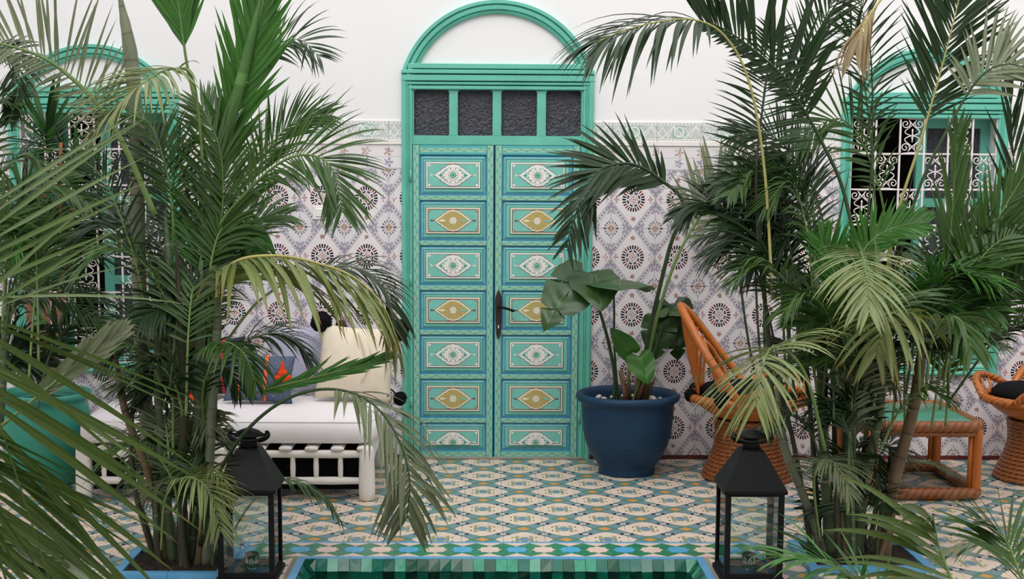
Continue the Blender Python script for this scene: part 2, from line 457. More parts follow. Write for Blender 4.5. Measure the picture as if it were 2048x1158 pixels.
    def mesh(s, name, mats):
        me = bpy.data.meshes.new(name); me.from_pydata(s.v, [], s.f)
        for m in (mats if isinstance(mats, (list, tuple)) else [mats]): me.materials.append(m)
        me.polygons.foreach_set('material_index', s.mi); me.polygons.foreach_set('use_smooth', s.sm)
        if s.uv:
            ul = me.uv_layers.new(name='UVMap').data
            for p in me.polygons:
                u = s.uv.get(p.index)
                if u:
                    for k, li in enumerate(p.loop_indices): ul[li].uv = u[k]
        me.update(); return me
    def build(s, name, mats, parent=None, loc=None):
        return link(name, s.mesh(name, mats), parent, loc)

def link(name, me, parent=None, loc=None):
    o = bpy.data.objects.new(name, me); COL.objects.link(o)
    if loc is not None: o.location = loc
    if parent is not None:
        o.parent = parent; o.matrix_parent_inverse = INV.get(parent.name, Matrix.Identity(4))
    return o

INV = {}
def thing(name, label, cat, loc=(0, 0, 0), group=None, kind=None):
    """An Empty at the thing's base; its parts keep world coordinates."""
    o = bpy.data.objects.new(name, None); COL.objects.link(o); o.location = loc; o.empty_display_size = 0.1
    INV[o.name] = Matrix.Translation(-Vector(loc))
    return tag(o, label, cat, group, kind)

def tag(o, label=None, cat=None, group=None, kind=None):
    if label: o['label'] = label
    if cat: o['category'] = cat
    if group: o['group'] = group
    if kind: o['kind'] = kind
    return o

def spline(P, n=24):
    P = [Vector(p) for p in P]
    if len(P) == 2: return [P[0].lerp(P[1], i / n) for i in range(n + 1)]
    Q = [P[0] * 2 - P[1]] + P + [P[-1] * 2 - P[-2]]
    out = []; segs = len(P) - 1
    for i in range(n + 1):
        t = i / n * segs; k = min(int(t), segs - 1); u = t - k
        a, b, c, d = Q[k], Q[k + 1], Q[k + 2], Q[k + 3]
        out.append(0.5 * ((2 * b) + (c - a) * u + (2 * a - 5 * b + 4 * c - d) * u * u + (3 * b - a - 3 * c + d) * u ** 3))
    return out

# ------------------------------------------------------------------ setting: walls, floor, pool
DX0, DX1, DZT = -0.519, 0.544, 2.16              # outer door frame
WIN = [(-2.215, 'window_1'), (2.393, 'window_2')]
WH, WZ0, WZ1 = 0.466, 0.490, 2.060               # half width, bottom and top of a window's frame
HO = 0.415                                       # half width of the window opening
OPEN = [(c - HO, c + HO, 0.535, 1.95) for c, _ in WIN] + [(DX0 + 0.05, DX1 - 0.05, 0.0, 2.08)]
WX = 4.3; WT = 4.6; WSIDE = 7.5

def wall_with_holes():
    b = MB()
    xs = sorted({-WX, WX} | {o[0] for o in OPEN} | {o[1] for o in OPEN}); zs = sorted({0.0, WSIDE} | {o[2] for o in OPEN} | {o[3] for o in OPEN})
    for i in range(len(xs) - 1):
        for j in range(len(zs) - 1):
            mx, mz = (xs[i] + xs[i + 1]) / 2, (zs[j] + zs[j + 1]) / 2
            if any(o[0] < mx < o[1] and o[2] < mz < o[3] for o in OPEN): continue
            b.add([(xs[i], 0, zs[j]), (xs[i + 1], 0, zs[j]), (xs[i + 1], 0, zs[j + 1]), (xs[i], 0, zs[j + 1])], [(0, 1, 2, 3)])
    for x0, x1, z0, z1 in OPEN:                   # reveals
        y1 = 0.22
        b.add([(x0, 0, z0), (x1, 0, z0), (x1, 0, z1), (x0, 0, z1), (x0, y1, z0), (x1, y1, z0), (x1, y1, z1), (x0, y1, z1)],
              [(0, 4, 5, 1), (1, 5, 6, 2), (2, 6, 7, 3), (3, 7, 4, 0)], 0)
    bmw = b.build('wall_back', [M['plaster']])
    bm = bmesh.new(); bm.from_mesh(bmw.data); bmesh.ops.remove_doubles(bm, verts=bm.verts, dist=1e-5); bm.to_mesh(bmw.data); bm.free()
    return tag(bmw, 'white plaster courtyard wall with a printed tile dado', kind='structure')
wall = wall_with_holes()
for nm, lab, (x0, x1, y0, y1, z0, z1) in (('wall_left', 'white side wall of the courtyard', (-WX - 0.2, -WX, -10, 0, 0, WSIDE)), ('wall_right', 'white side wall of the courtyard opposite', (WX, WX + 0.2, -10, 0, 0, WSIDE)),
                                          ('wall_front', 'white wall behind the viewer', (-WX, WX, -10.2, -10, 0, WSIDE))):
    b = MB(); b.box(x0, x1, y0, y1, z0, z1); tag(b.build(nm, M['plaster']), lab, kind='structure')
# dark rooms behind the openings
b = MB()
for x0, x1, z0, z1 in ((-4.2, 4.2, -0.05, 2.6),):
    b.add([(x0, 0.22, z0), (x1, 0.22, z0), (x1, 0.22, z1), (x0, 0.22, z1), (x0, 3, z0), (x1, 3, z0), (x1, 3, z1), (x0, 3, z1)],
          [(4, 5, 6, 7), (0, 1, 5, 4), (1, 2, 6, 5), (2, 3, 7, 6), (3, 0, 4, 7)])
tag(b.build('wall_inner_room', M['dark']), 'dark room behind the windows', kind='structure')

# --- dado tiles
def clip(x0, x1, z0, z1):
    """Pieces of a tile left by the openings and by the frames standing on them."""
    holes = [(DX0 + 0.012, DX1 - 0.012, -1, DZT)] + [(c - WH + 0.012, c + WH - 0.012, WZ0 + 0.012, WZ1) for c, _ in WIN]
    rects = [(x0, x1, z0, z1)]
    for h in holes:
        out = []
        for r in rects:
            if r[1] <= h[0] or r[0] >= h[1] or r[3] <= h[2] or r[2] >= h[3]: out.append(r); continue
            if r[0] < h[0]: out.append((r[0], h[0], r[2], r[3]))
            if r[1] > h[1]: out.append((h[1], r[1], r[2], r[3]))
            a, c = max(r[0], h[0]), min(r[1], h[1])
            if r[2] < h[2]: out.append((a, c, r[2], h[2]))
            if r[3] > h[3]: out.append((a, c, h[3], r[3]))
        rects = out
    return [r for r in rects if r[1] - r[0] > 0.006 and r[3] - r[2] > 0.006]

TILE_ME = {}
def tile(cx, cz, w, h, mat, parts, nm='tile'):
    full = len(parts) == 1 and abs(parts[0][1] - parts[0][0] - w) < 1e-6 and abs(parts[0][3] - parts[0][2] - h) < 1e-6
    key = (nm, mat)
    if full and key in TILE_ME: me = TILE_ME[key]
    else:
        b = MB()
        for x0, x1, z0, z1 in parts: b.plate(x0 - cx + 0.0007, x1 - cx - 0.0007, z0 - cz + 0.0007, z1 - cz - 0.0007, 0.001, -0.007, 0.0015)
        me = b.mesh(nm, M[mat])
        if full: TILE_ME[key] = me
    o = link(nm, me, wall, (cx, 0, cz))
    o.location.y = -0.0004 * random.random()
for side in (-1, 1):
    ref = -0.717 if side < 0 else 0.774
    rng = range(-15, 2) if side < 0 else range(-2, 15)
    for i in rng:
        cx = ref + i * TW
        x0, x1 = cx - TW / 2, cx + TW / 2
        if side < 0: x1 = min(x1, 0.0)
        else: x0 = max(x0, 0.0)
        x0, x1 = max(x0, -WX), min(x1, WX)
        if x1 - x0 < 0.01: continue
        for j in range(5):
            z0 = TZ0 + j * TH
            ps = clip(x0, x1, z0, z0 + TH)
            if ps: tile(cx, z0 + TH / 2, TW, TH, 'wall_tile', ps)
        ps = clip(x0, x1, TZ0 + 5 * TH, 1.774)
        if ps: tile(cx, (TZ0 + 5 * TH + 1.774) / 2, TW, 1.774 - TZ0 - 5 * TH, 'frieze_tile', ps, 'frieze_tile')
        ps = clip(x0, x1, 1.793, 1.907)
        if ps: tile(cx, 1.85, TW, 0.114, 'border_tile', ps, 'border_tile')
def trim(name, x0, x1, z0, z1, d, mat, label):
    b = MB(); b.box(x0, x1, -d, 0.0, z0, z1); tag(b.build(name, mat), label, kind='structure')
gaps = [(-WX, -2.215 - WH + 0.01), (-2.215 + WH - 0.01, DX0 + 0.005), (DX1 - 0.005, 2.393 - WH + 0.01), (2.393 + WH - 0.01, WX)]
for i, (a, c) in enumerate(gaps):
    trim('trim_%d' % (i + 1), a, c, 1.774, 1.793, 0.014, M['white_paint'], 'white rounded tile moulding along the dado')
for i, (a, c) in enumerate(((-WX, DX0), (DX1, WX))):
    trim('baseboard_%s' % ('left', 'right')[i], a, c, 0.0, TZ0, 0.012, M['maroon'], 'dark maroon skirting strip below the tiles')

# --- floor
PX0, PX1, PY0, PY1 = -0.800, 0.845, -4.6, -2.093             # pool opening
BW = 0.290                                                   # width of the patterned band round it
BEDS = [(-1.50, -1.125, -2.33, -2.00), (1.32, 1.76, -2.24, -1.88)]
HOLES = [(PX0, PX1, PY0, PY1)]
b = MB()
def floor_rects(region, holes):
    rects = [region]
    for h in holes:
        out = []
        for r in rects:
            if r[1] <= h[0] or r[0] >= h[1] or r[3] <= h[2] or r[2] >= h[3]: out.append(r); continue
            if r[0] < h[0]: out.append((r[0], h[0], r[2], r[3]))
            if r[1] > h[1]: out.append((h[1], r[1], r[2], r[3]))
            a, c = max(r[0], h[0]), min(r[1], h[1])
            if r[2] < h[2]: out.append((a, c, r[2], h[2]))
            if r[3] > h[3]: out.append((a, c, h[3], r[3]))
        rects = out
    return [r for r in rects if r[1] - r[0] > 0.004 and r[3] - r[2] > 0.004]
for r in floor_rects((-WX, WX, -10, 0.0), HOLES):
    b.box(r[0], r[1], r[2], r[3], -0.25, -0.006)
floor = tag(b.build('floor', M['grout']), 'courtyard floor of patterned cement tiles', kind='structure')
t = FT / 2
cut = [(PX0 - BW, PX1 + BW, PY0 - BW, PY1 + BW)] + [(x0 - 0.04, x1 + 0.04, y0 - 0.04, y1 + 0.04) for x0, x1, y0, y1 in BEDS]
cells = []
for i in range(-26, 27):
    for j in range(-40, 30):
        x0, y0 = FLX + (i - 0.5) * t, FLY + (j - 0.5) * t
        if y0 > 0 or y0 < -5.2 or abs(x0 + t / 2) > WX: continue
        ps = floor_rects((x0, x0 + t, y0, min(0.0, y0 + t)), cut)
        for r in ps: cells.append((r, y0))
def in_frame(r):
    q = Vector(((r[0] + r[1]) / 2, (r[2] + r[3]) / 2, 0)) - CAM; z = q.dot(FW)
    if z < 0.5: return False
    px, py = PCX + FPX * q.dot(RT) / z, PCY - FPX * q.dot(UP) / z
    return -40 < px < 2090 and py < 1190
shown = [c for c in cells if in_frame(c[0])]
shown.sort(key=lambda c: -(c[0][1] - c[0][0]) * (c[0][3] - c[0][2]) / (c[0][2] - CAM.y) ** 2)
single = shown[:300]; rest = shown[300:] + [c for c in cells if not in_frame(c[0])]
FME = {}
for r, _ in single:
    w_, h_ = round(r[1] - r[0], 4), round(r[3] - r[2], 4)
    if (w_, h_) not in FME:
        b = MB(); b.slab(-w_ / 2 + 0.0006, w_ / 2 - 0.0006, -h_ / 2 + 0.0006, h_ / 2 - 0.0006, -0.008, 0.0, 0.001); FME[(w_, h_)] = b.mesh('floor_tile', M['floor_tile'])
    o = link('floor_tile', FME[(w_, h_)], floor, ((r[0] + r[1]) / 2, (r[2] + r[3]) / 2, -0.0005 * random.random()))
b = MB()
for r, _ in rest: b.slab(r[0] + 0.0006, r[1] - 0.0006, r[2] + 0.0006, r[3] - 0.0006, -0.008, 0.0, 0.001)
tag(b.build('floor_tiles', M['floor_tile'], floor), kind='stuff')
# --- the band of stars round the pool
def star(cx, cy, r, ratio=0.72):
    return [(cx + math.cos(k * PI / 8) * (r if k % 2 == 0 else r * 0.80), cy + math.sin(k * PI / 8) * (r if k % 2 == 0 else r * 0.80)) for k in range(16)]
def band(x0, x1, y0, y1, along_x, phase):
    """A strip of floor: alternating blue and pink star tiles on green, pink triangles along its edges."""
    L0, L1 = (x0, x1) if along_x else (y0, y1); W0, W1 = (y0, y1) if along_x else (x0, x1)
    mid, hw = (W0 + W1) / 2, (W1 - W0) / 2; pitch = 0.1166
    sw = lambda p: p if along_x else (p[1], p[0])
    n = int((L1 - L0) / pitch) + 2; st = phase + math.ceil((L0 - phase) / pitch) * pitch
    for k in range(-1, n):
        c = st + k * pitch; idx = round((c - phase) / pitch)
        def put(nm, poly, mat, z):
            poly = [(min(max(a, L0), L1), bb) for a, bb in poly]
            if max(a for a, _ in poly) - min(a for a, _ in poly) < 0.012: return
            pl = [sw(p) for p in poly]
            area = sum(pl[i][0] * pl[(i + 1) % len(pl)][1] - pl[(i + 1) % len(pl)][0] * pl[i][1] for i in range(len(pl)))
            if area < 0: pl.reverse()
            b = MB(); b.prism_z(pl, -0.006, z); b.build(nm, M[mat], floor)
        rr = 0.052
        put('star_tile', star(c, mid, rr), 'zellige_blue' if idx % 2 == 0 else 'zellige_pink', 0.0002)
        g = 0.0015
        for sgn in (-1, 1):
            put('triangle_tile', [(c - pitch / 2 + g, mid + sgn * (hw - 0.022)), (c, mid + sgn * (rr * 0.99 + 0.006)), (c + pitch / 2 - g, mid + sgn * (hw - 0.022))], 'zellige_pink', 0.0)
        c2 = c + pitch / 2                           # the green piece in the gap between two stars
        e = hw - 0.022
        put('diamond_tile', [(c2, mid - e), (c2 + pitch / 2 - g, mid - rr), (c2 + rr * 0.42, mid - rr * 0.5), (c2 + 0.005, mid), (c2 + rr * 0.42, mid + rr * 0.5), (c2 + pitch / 2 - g, mid + rr), (c2, mid + e),
                             (c2 - pitch / 2 + g, mid + rr), (c2 - rr * 0.42, mid + rr * 0.5), (c2 - 0.005, mid), (c2 - rr * 0.42, mid - rr * 0.5), (c2 - pitch / 2 + g, mid - rr)], 'zellige_green', -0.0006)
KB = 0.034
by0, by1 = PY1 + KB, PY1 + BW
LEFT_END, RIGHT_END = -1.40, 1.14
_s = at(925, 1104, -1.9); _s = CAM + (_s - CAM) * (-CAM.z / (_s - CAM).z)
band(PX0 - BW, PX1 + BW, by0, by1, True, _s.x)
band(PY0, by0, PX0 - BW, PX0 - KB, False, by0 - 0.06)if False else None
band(PX0 - BW, PX0 - KB, PY0, by0, False, by0 - 0.06)
band(PX1 + KB, PX1 + BW, PY0, by0, False, by0 - 0.06)
def line_tiles(nm, x0, x1, y0, y1, z1, mat, along_x, step, parent):
    L = (x1 - x0) if along_x else (y1 - y0); n = max(1, round(L / step))
    for k in range(n):
        b = MB()
        if along_x: b.slab(x0 + L * k / n + 0.0006, x0 + L * (k + 1) / n - 0.0006, y0, y1, -0.006, z1, 0.001)
        else: b.slab(x0, x1, y0 + L * k / n + 0.0006, y0 + L * (k + 1) / n - 0.0006, -0.006, z1, 0.001)
        b.build(nm, M[mat], parent)
line_tiles('blue_line_tile', PX0 - BW, PX1 + BW, by1 - 0.021, by1 - 0.0005, 0.0006, 'line_blue', True, 0.187, floor)
line_tiles('blue_line_tile', PX0 - BW + 0.0005, PX0 - BW + 0.02, PY0, by1 - 0.022, 0.0006, 'line_blue', False, 0.187, floor)
line_tiles('blue_line_tile', PX1 + BW - 0.02, PX1 + BW - 0.0005, PY0, by1 - 0.022, 0.0006, 'line_blue', False, 0.187, floor)
# --- pool
pool = thing('pool', 'sunken pool lined with green glazed tiles and edged in blue', 'pool', (0, -3.3, -0.6))
line_tiles('edge_tile', PX0 - KB, PX1 + KB, PY1 + 0.0005, PY1 + KB, 0.006, 'kerb_blue', True, 0.187, pool)
line_tiles('edge_tile', PX0 - KB, PX0, PY0, PY1, 0.006, 'kerb_blue', False, 0.187, pool)
line_tiles('edge_tile', PX1, PX1 + KB, PY0, PY1, 0.006, 'kerb_blue', False, 0.187, pool)
TP = 0.0472
CH, CD = 0.036, 0.042                                        # the lip slopes inwards and down
def pool_tile(corners, mi, nrm):
    """One small glazed tile: a thin slab with a slight tilt of its own."""
    cs = [Vector(c) for c in corners]; n = Vector(nrm)
    mid = sum(cs, Vector()) / 4; cs = [mid + (c - mid) * 0.965 for c in cs]
    tl = [random.uniform(-0.005, 0.005) for _ in cs]
    b = MB(); b.add([c - n * 0.006 for c in cs] + [c + n * (0.002 + d) for c, d in zip(cs, tl)],
                    [(4, 5, 6, 7), (0, 1, 5, 4), (1, 2, 6, 5), (2, 3, 7, 6), (3, 0, 4, 7)])
    return b
stuff = [MB() for _ in POOLM]
n = round((PX1 - PX0) / TP); tp = (PX1 - PX0) / n
cnt = 0
def place_tile(corners, mi, nrm, far):
    global cnt
    b = pool_tile(corners, mi, nrm)
    if far or cnt >= 300: stuff[mi].add(b.v, b.f)
    else: b.build('pool_tile', POOLM[mi], pool); cnt += 1
nl = Vector((0, -CD, CH)).normalized()
for k in range(n):
    x0, x1 = PX0 + k * tp, PX0 + (k + 1) * tp
    mi = random.choice((2, 4, 5, 0, 4, 2))
    place_tile([(x0, PY1 - CH, -CD), (x1, PY1 - CH, -CD), (x1, PY1, 0.004), (x0, PY1, 0.004)], mi, (0, -0.76, 0.65), False)
    for j in range(12):
        mi = (0, 1, 2, 3)[(k + j) % 2 + (random.random() < 0.35) * 2] if random.random() > 0.12 else random.choice((0, 1, 2, 3))
        z1 = -CD - j * tp; z0 = z1 - tp
        place_tile([(x0, PY1 - CH, z0), (x1, PY1 - CH, z0), (x1, PY1 - CH, z1), (x0, PY1 - CH, z1)], mi, (0, -1, 0), j > 2)
m_ = round((PY1 - PY0) / TP)
for s_, xx in ((1, PX0), (-1, PX1)):
    for k in range(m_):
        y1 = PY1 - k * TP; y0 = y1 - TP
        q = [(xx, y0, 0.004), (xx + s_ * CH, y0, -CD), (xx + s_ * CH, y1 - (CH if k == 0 else 0), -CD), (xx, y1, 0.004)]
        place_tile(q if s_ > 0 else q[::-1], random.choice((2, 4, 5, 0, 3)), (s_ * 0.76, 0, 0.65), k > 12)
        for j in range(12):
            z1 = -CD - j * TP; z0 = z1 - TP
            q = [(xx + s_ * CH, y0, z0), (xx + s_ * CH, y0, z1), (xx + s_ * CH, y1, z1), (xx + s_ * CH, y1, z0)]
            place_tile(q if s_ < 0 else q[::-1], (k + j) % 2 + random.choice((0, 2)), (s_, 0, 0), k > 12 or j > 2)
for i, sb in enumerate(stuff):
    if sb.v: tag(sb.build('lining_tiles', POOLM[i], pool), kind='stuff')
b = MB(); d = 0.62
b.box(PX0, PX1, PY0, PY1, -d - 0.02, -d)
for x0, x1, y0, y1 in ((PX0, PX0 + CH - 0.004, PY0, PY1), (PX1 - CH + 0.004, PX1, PY0, PY1), (PX0 + CH, PX1 - CH, PY1 - CH + 0.004, PY1), (PX0 + CH, PX1 - CH, PY0, PY0 + CH)):
    b.box(x0, x1, y0, y1, -d, -CD - 0.006)
b.build('basin', POOLM[3], pool)
mw, nt, p = new_mat('pool_water', 0.02, 0.5)
p.inputs['Base Color'].default_value = lin(150, 210, 200); p.inputs['Transmission Weight'].default_value = 1.0; p.inputs['IOR'].default_value = 1.33
v_, _, _, _ = coords(nt); bump(nt, p, noise(nt, v_, 7, 2), 0.12, 0.02)
b = MB(); b.add([(PX0 + CH, PY0 + CH, -0.30), (PX1 - CH, PY0 + CH, -0.30), (PX1 - CH, PY1 - CH, -0.30), (PX0 + CH, PY1 - CH, -0.30)], [(0, 1, 2, 3)])
b.build('water', mw, pool)
# --- planting beds let into the floor
for i, (x0, x1, y0, y1) in enumerate(BEDS):
    bed = thing('planting_bed', ('sunken soil bed with blue tiled kerb under the palm beside the daybed', 'sunken soil bed with blue tiled kerb under the palm beside the rattan table')[i], 'planting bed', ((x0 + x1) / 2, y0, 0))
    k = 0.038
    line_tiles('kerb_tile', x0 - k, x1 + k, y0 - k, y0, 0.022, 'kerb_blue', True, 0.187, bed)
    line_tiles('kerb_tile', x0 - k, x1 + k, y1, y1 + k, 0.022, 'kerb_blue', True, 0.187, bed)
    line_tiles('kerb_tile', x0 - k, x0, y0, y1, 0.022, 'kerb_blue', False, 0.187, bed)
    line_tiles('kerb_tile', x1, x1 + k, y0, y1, 0.022, 'kerb_blue', False, 0.187, bed)
    b = MB(); nx, ny = 24, 16
    vs = [(x0 + (x1 - x0) * a / nx, y0 + (y1 - y0) * c / ny, 0.004 + 0.012 * random.random()) for c in range(ny + 1) for a in range(nx + 1)]
    b.add(vs, [(c * (nx + 1) + a, c * (nx + 1) + a + 1, (c + 1) * (nx + 1) + a + 1, (c + 1) * (nx + 1) + a) for c in range(ny) for a in range(nx)])
    tag(b.build('soil', M['soil'], bed), kind='stuff')

# ------------------------------------------------------------------ the painted door
door = thing('door_1', 'turquoise double door with painted panels under a plaster arch', None, ((DX0 + DX1) / 2, 0, 0), kind='structure')
def cartouche(a, h, k=1.0):
    q = [(1, 0), (.91, .08), (.84, .20), (.74, .33), (.66, .38), (.60, .52), (.51, .63), (.42, .67), (.37, .80), (.27, .90), (.14, .94), (.05, .96), (0, 1)]
    full = q + [(-x, y) for x, y in reversed(q[:-1])] + [(-x, -y) for x, y in q[1:]] + [(x, -y) for x, y in reversed(q[1:-1])]
    return [(x * a * k, y * h * k) for x, y in full]
def flower(r, n, inner=0.35, rot=0.0):
    return [(math.cos(rot + PI * i / n * 0.5) * (r * (inner + (1 - inner) * abs(math.sin(PI * i / 4 ))) if True else r), math.sin(rot + PI * i / n * 0.5) * r * (inner + (1 - inner) * abs(math.sin(PI * i / 4)))) for i in range(4 * n)]
def disc(cx, cz, r, n=10): return [(cx + r * math.cos(2 * PI * k / n), cz + r * math.sin(2 * PI * k / n)) for k in range(n)]
def rect(r, d=0.0): return [(r[0] + d, r[2] + d), (r[1] - d, r[2] + d), (r[1] - d, r[3] - d), (r[0] + d, r[3] - d)]
PM = [M[k] for k in ('blue_line', 'sky_paint', 'aqua', 'deep_green', 'white_paint', 'brown_paint', 'cream', 'gold', 'motif_green', 'teal')]
BL, SK, AQ, DG, WT_, BR, CR, GO, MG, TE = range(10)

def clip_poly(poly, zmin):
    out = []
    for i, p in enumerate(poly):
        q = poly[(i + 1) % len(poly)]
        if p[1] >= zmin: out.append(p)
        if (p[1] >= zmin) != (q[1] >= zmin):
            t = (zmin - p[1]) / (q[1] - p[1]); out.append((p[0] + t * (q[0] - p[0]), zmin))
    return out

def panel_mesh(kind, x0, x1, z0, z1, yb, cutoff=False):
    """Raised and fielded panel with its painted ornament; yb is the face of the stiles."""
    b = MB(); cx = (x0 + x1) / 2
    r = lambda d, e=0.0: (x0 + d, x1 - d, z0 + d + e, z1 - d)
    rects = [((0.0, yb), BL), ((0.006, yb + 0.012), BL), ((0.0075, yb + 0.012), SK), ((0.019, yb + 0.002), SK), ((0.022, yb + 0.006), DG), ((0.0245, yb + 0.006), AQ)]
    prev = None
    for (d, y), mi in rects:
        if prev: b.ring_xz(r(prev[0]), prev[1], r(d), y, mi)
        prev = (d, y)
    d, y = prev
    b.add([(p[0], y, p[1]) for p in rect(r(d))], [(0, 1, 2, 3)], AQ)
    # the raised plate
    H = 0.079 if not cutoff else 0.079
    cz = z1 - 0.1115
    ph, pw = 0.072, 0.150
    zlo = cz - ph if not cutoff else z0 + 0.032
    pl = (cx - pw, cx + pw, zlo, cz + ph)
    yy = y
    def layer(poly, mi, h=0.0009):
        nonlocal yy
        poly = clip_poly(poly, zlo + 0.003) if cutoff else poly
        if len(poly) > 2: b.face_xz(poly, yy, yy - h, mi)
    b.face_xz(rect((pl[0] - 0.004, pl[1] + 0.004, pl[2] - 0.004, pl[3] + 0.003)), yy, yy - 0.003, DG); yy -= 0.003  # dark green rim: the raised plate's shadow, painted round it
    b.face_xz(rect(pl), yy, yy - 0.004, WT_ if kind == 'A' else CR); yy -= 0.004
    e = 0.008
    layer(rect(pl, e), BR); yy -= 0.0009
    layer(rect(pl, e + (0.0022 if kind == 'A' else 0.0042)), AQ); yy -= 0.0009
    y_field = yy
    sh = lambda poly: [(p[0] + cx, p[1] + cz) for p in poly]
    a, h = 0.106, 0.061
    for sx in (-1, 1):
        for sz in (-1, 1):
            layer(disc(cx + sx * (pw - 0.017), cz + sz * (ph - 0.017), 0.0072), WT_ if kind == 'A' else BR)
        layer(disc(cx + sx * (a + 0.015), cz, 0.006), WT_ if kind == 'A' else BR)
        layer([(cx + sx * a * 0.96, cz - 0.003), (cx + sx * (a + 0.013), cz - 0.002), (cx + sx * (a + 0.013), cz + 0.002), (cx + sx * a * 0.96, cz + 0.003)][::sx], WT_ if kind == 'A' else BR)
    if kind == 'B':
        yy -= 0.0009
        for sx in (-1, 1):
            for sz in (-1, 1): layer(disc(cx + sx * (pw - 0.016), cz + sz * (ph - 0.016), 0.0042), CR)
        yy += 0.0009
    layer(sh(cartouche(a + 0.0035, h + 0.0035)), BR); yy -= 0.0009
    layer(sh(cartouche(a, h)), WT_ if kind == 'A' else CR); yy -= 0.0009
    if kind == 'A':
        layer(sh(cartouche(a, h, 0.80)), AQ); yy -= 0.0009
        layer(sh(cartouche(a * 0.66, h * 0.80)), WT_); yy -= 0.0009
        rosettes = []
        for k in range(12):
            t = 2 * PI * (k + 0.5) / 12; rx, rz = a * 0.50 * math.cos(t), h * 0.62 * math.sin(t)
            layer([(cx + rx + 0.0055 * math.cos(t), cz + rz + 0.0055 * math.sin(t)), (cx + rx - 0.0034 * math.sin(t), cz + rz + 0.0034 * math.cos(t)), (cx + rx - 0.0045 * math.cos(t), cz + rz - 0.0045 * math.sin(t)), (cx + rx + 0.0034 * math.sin(t), cz + rz - 0.0034 * math.cos(t))], BR if k % 2 else DG)
        for sx in (-1, 1):
            layer([(cx + sx * 0.076, cz), (cx + sx * 0.066, cz + 0.004), (cx + sx * 0.056, cz), (cx + sx * 0.066, cz - 0.004)][::sx], DG)
        layer(sh(disc(0, 0, 0.028, 16)), BR); yy -= 0.0006
        layer(sh(disc(0, 0, 0.0265, 16)), WT_); yy -= 0.0006
        for k in range(10):
            t = 2 * PI * k / 10; c, s = math.cos(t), math.sin(t)
            layer(sh([(c * 0.005, s * 0.005), (c * 0.015 + s * 0.004, s * 0.015 - c * 0.004), (c * 0.023, s * 0.023), (c * 0.015 - s * 0.004, s * 0.015 + c * 0.004)]), MG)
        layer(sh(disc(0, 0, 0.007)), MG)
    else:
        layer(sh(cartouche(a, h, 0.86)), GO); yy -= 0.0009
        for sx in (-1, 1):
            layer([(cx + sx * 0.082, cz), (cx + sx * 0.062, cz + 0.008), (cx + sx * 0.036, cz), (cx + sx * 0.062, cz - 0.008)][::sx], AQ if sx > 0 else CR)
        for k in range(8):
            t = 2 * PI * k / 8; c, s = math.cos(t), math.sin(t)
            layer(sh([(c * 0.003, s * 0.003), (c * 0.014 + s * 0.0052, s * 0.014 - c * 0.0052), (c * 0.0235, s * 0.0235), (c * 0.014 - s * 0.0052, s * 0.014 + c * 0.0052)]), WT_)
        yy -= 0.0006; layer(sh(disc(0, 0, 0.005)), CR)
    return b

YF = -0.012                                                  # face of the leaves
def door_leaf(x0, x1, label):
    lf = thing('door_leaf', label, None, ((x0 + x1) / 2, 0, 0.0)); lf.parent = door; lf.matrix_parent_inverse = INV[door.name]
    zt = 1.770; sw = 0.035
    lf.pop('label', None) if False else None
    INV[lf.name] = Matrix.Translation(-Vector(((x0 + x1) / 2, 0, 0)))
    px0, px1 = x0 + sw + 0.006, x1 - sw - 0.006
    for xa in (x0 + sw / 2 + 0.003, x1 - sw / 2 - 0.003):
        b = MB(); b.plate(-sw / 2, sw / 2, -zt / 2 + 0.006, zt / 2, 0.03, YF, 0.002); b.build('stile', M['vine_v'], lf, (xa, 0, zt / 2))
    for xa, xb in ((x0, x0 + 0.003), (x1 - 0.003, x1)):
        b = MB(); b.box(xa, xb, YF + 0.004, 0.03, 0.006, zt); b.build('edge_strip', M['blue_line'], lf)
    pitch, ph, z = 0.2515, 0.2235, zt - 0.053
    def rail(za, zb):
        b = MB(); hh = (zb - za) / 2; b.plate(-(px1 - px0) / 2, (px1 - px0) / 2, -hh, hh, 0.03, YF + 0.0004, 0.002); b.build('rail', M['vine_h'], lf, ((px0 + px1) / 2, 0, (za + zb) / 2))
    rail(z + 0.001, zt)
    for k in range(7):
        zb = z - ph if k < 6 else 0.048
        panel_mesh('AB'[k % 2], px0, px1, zb, z, YF + 0.002, k == 6).build('panel', PM, lf)
        rail(max(0.006, z - pitch + 0.001 if k < 6 else 0.006), zb - 0.001)
        z -= pitch
    # cheek strips beside panels
    for xa, xb in ((x0 + sw + 0.003, px0), (px1, x1 - sw - 0.003)):
        b = MB(); b.box(xa, xb, YF + 0.006, 0.03, 0.006, zt); b.build('inner_bead', M['sky_paint'], lf)
    b = MB(); b.box(x0, x1, 0.02, 0.034, 0.004, zt); b.build('backing_board', M['teal'], lf)
    return lf
SEAM = -0.004
l1 = door_leaf(-0.461, SEAM - 0.003, 'closed leaf without a lock')
l2 = door_leaf(SEAM + 0.003, 0.474, 'closed leaf carrying the iron lock')
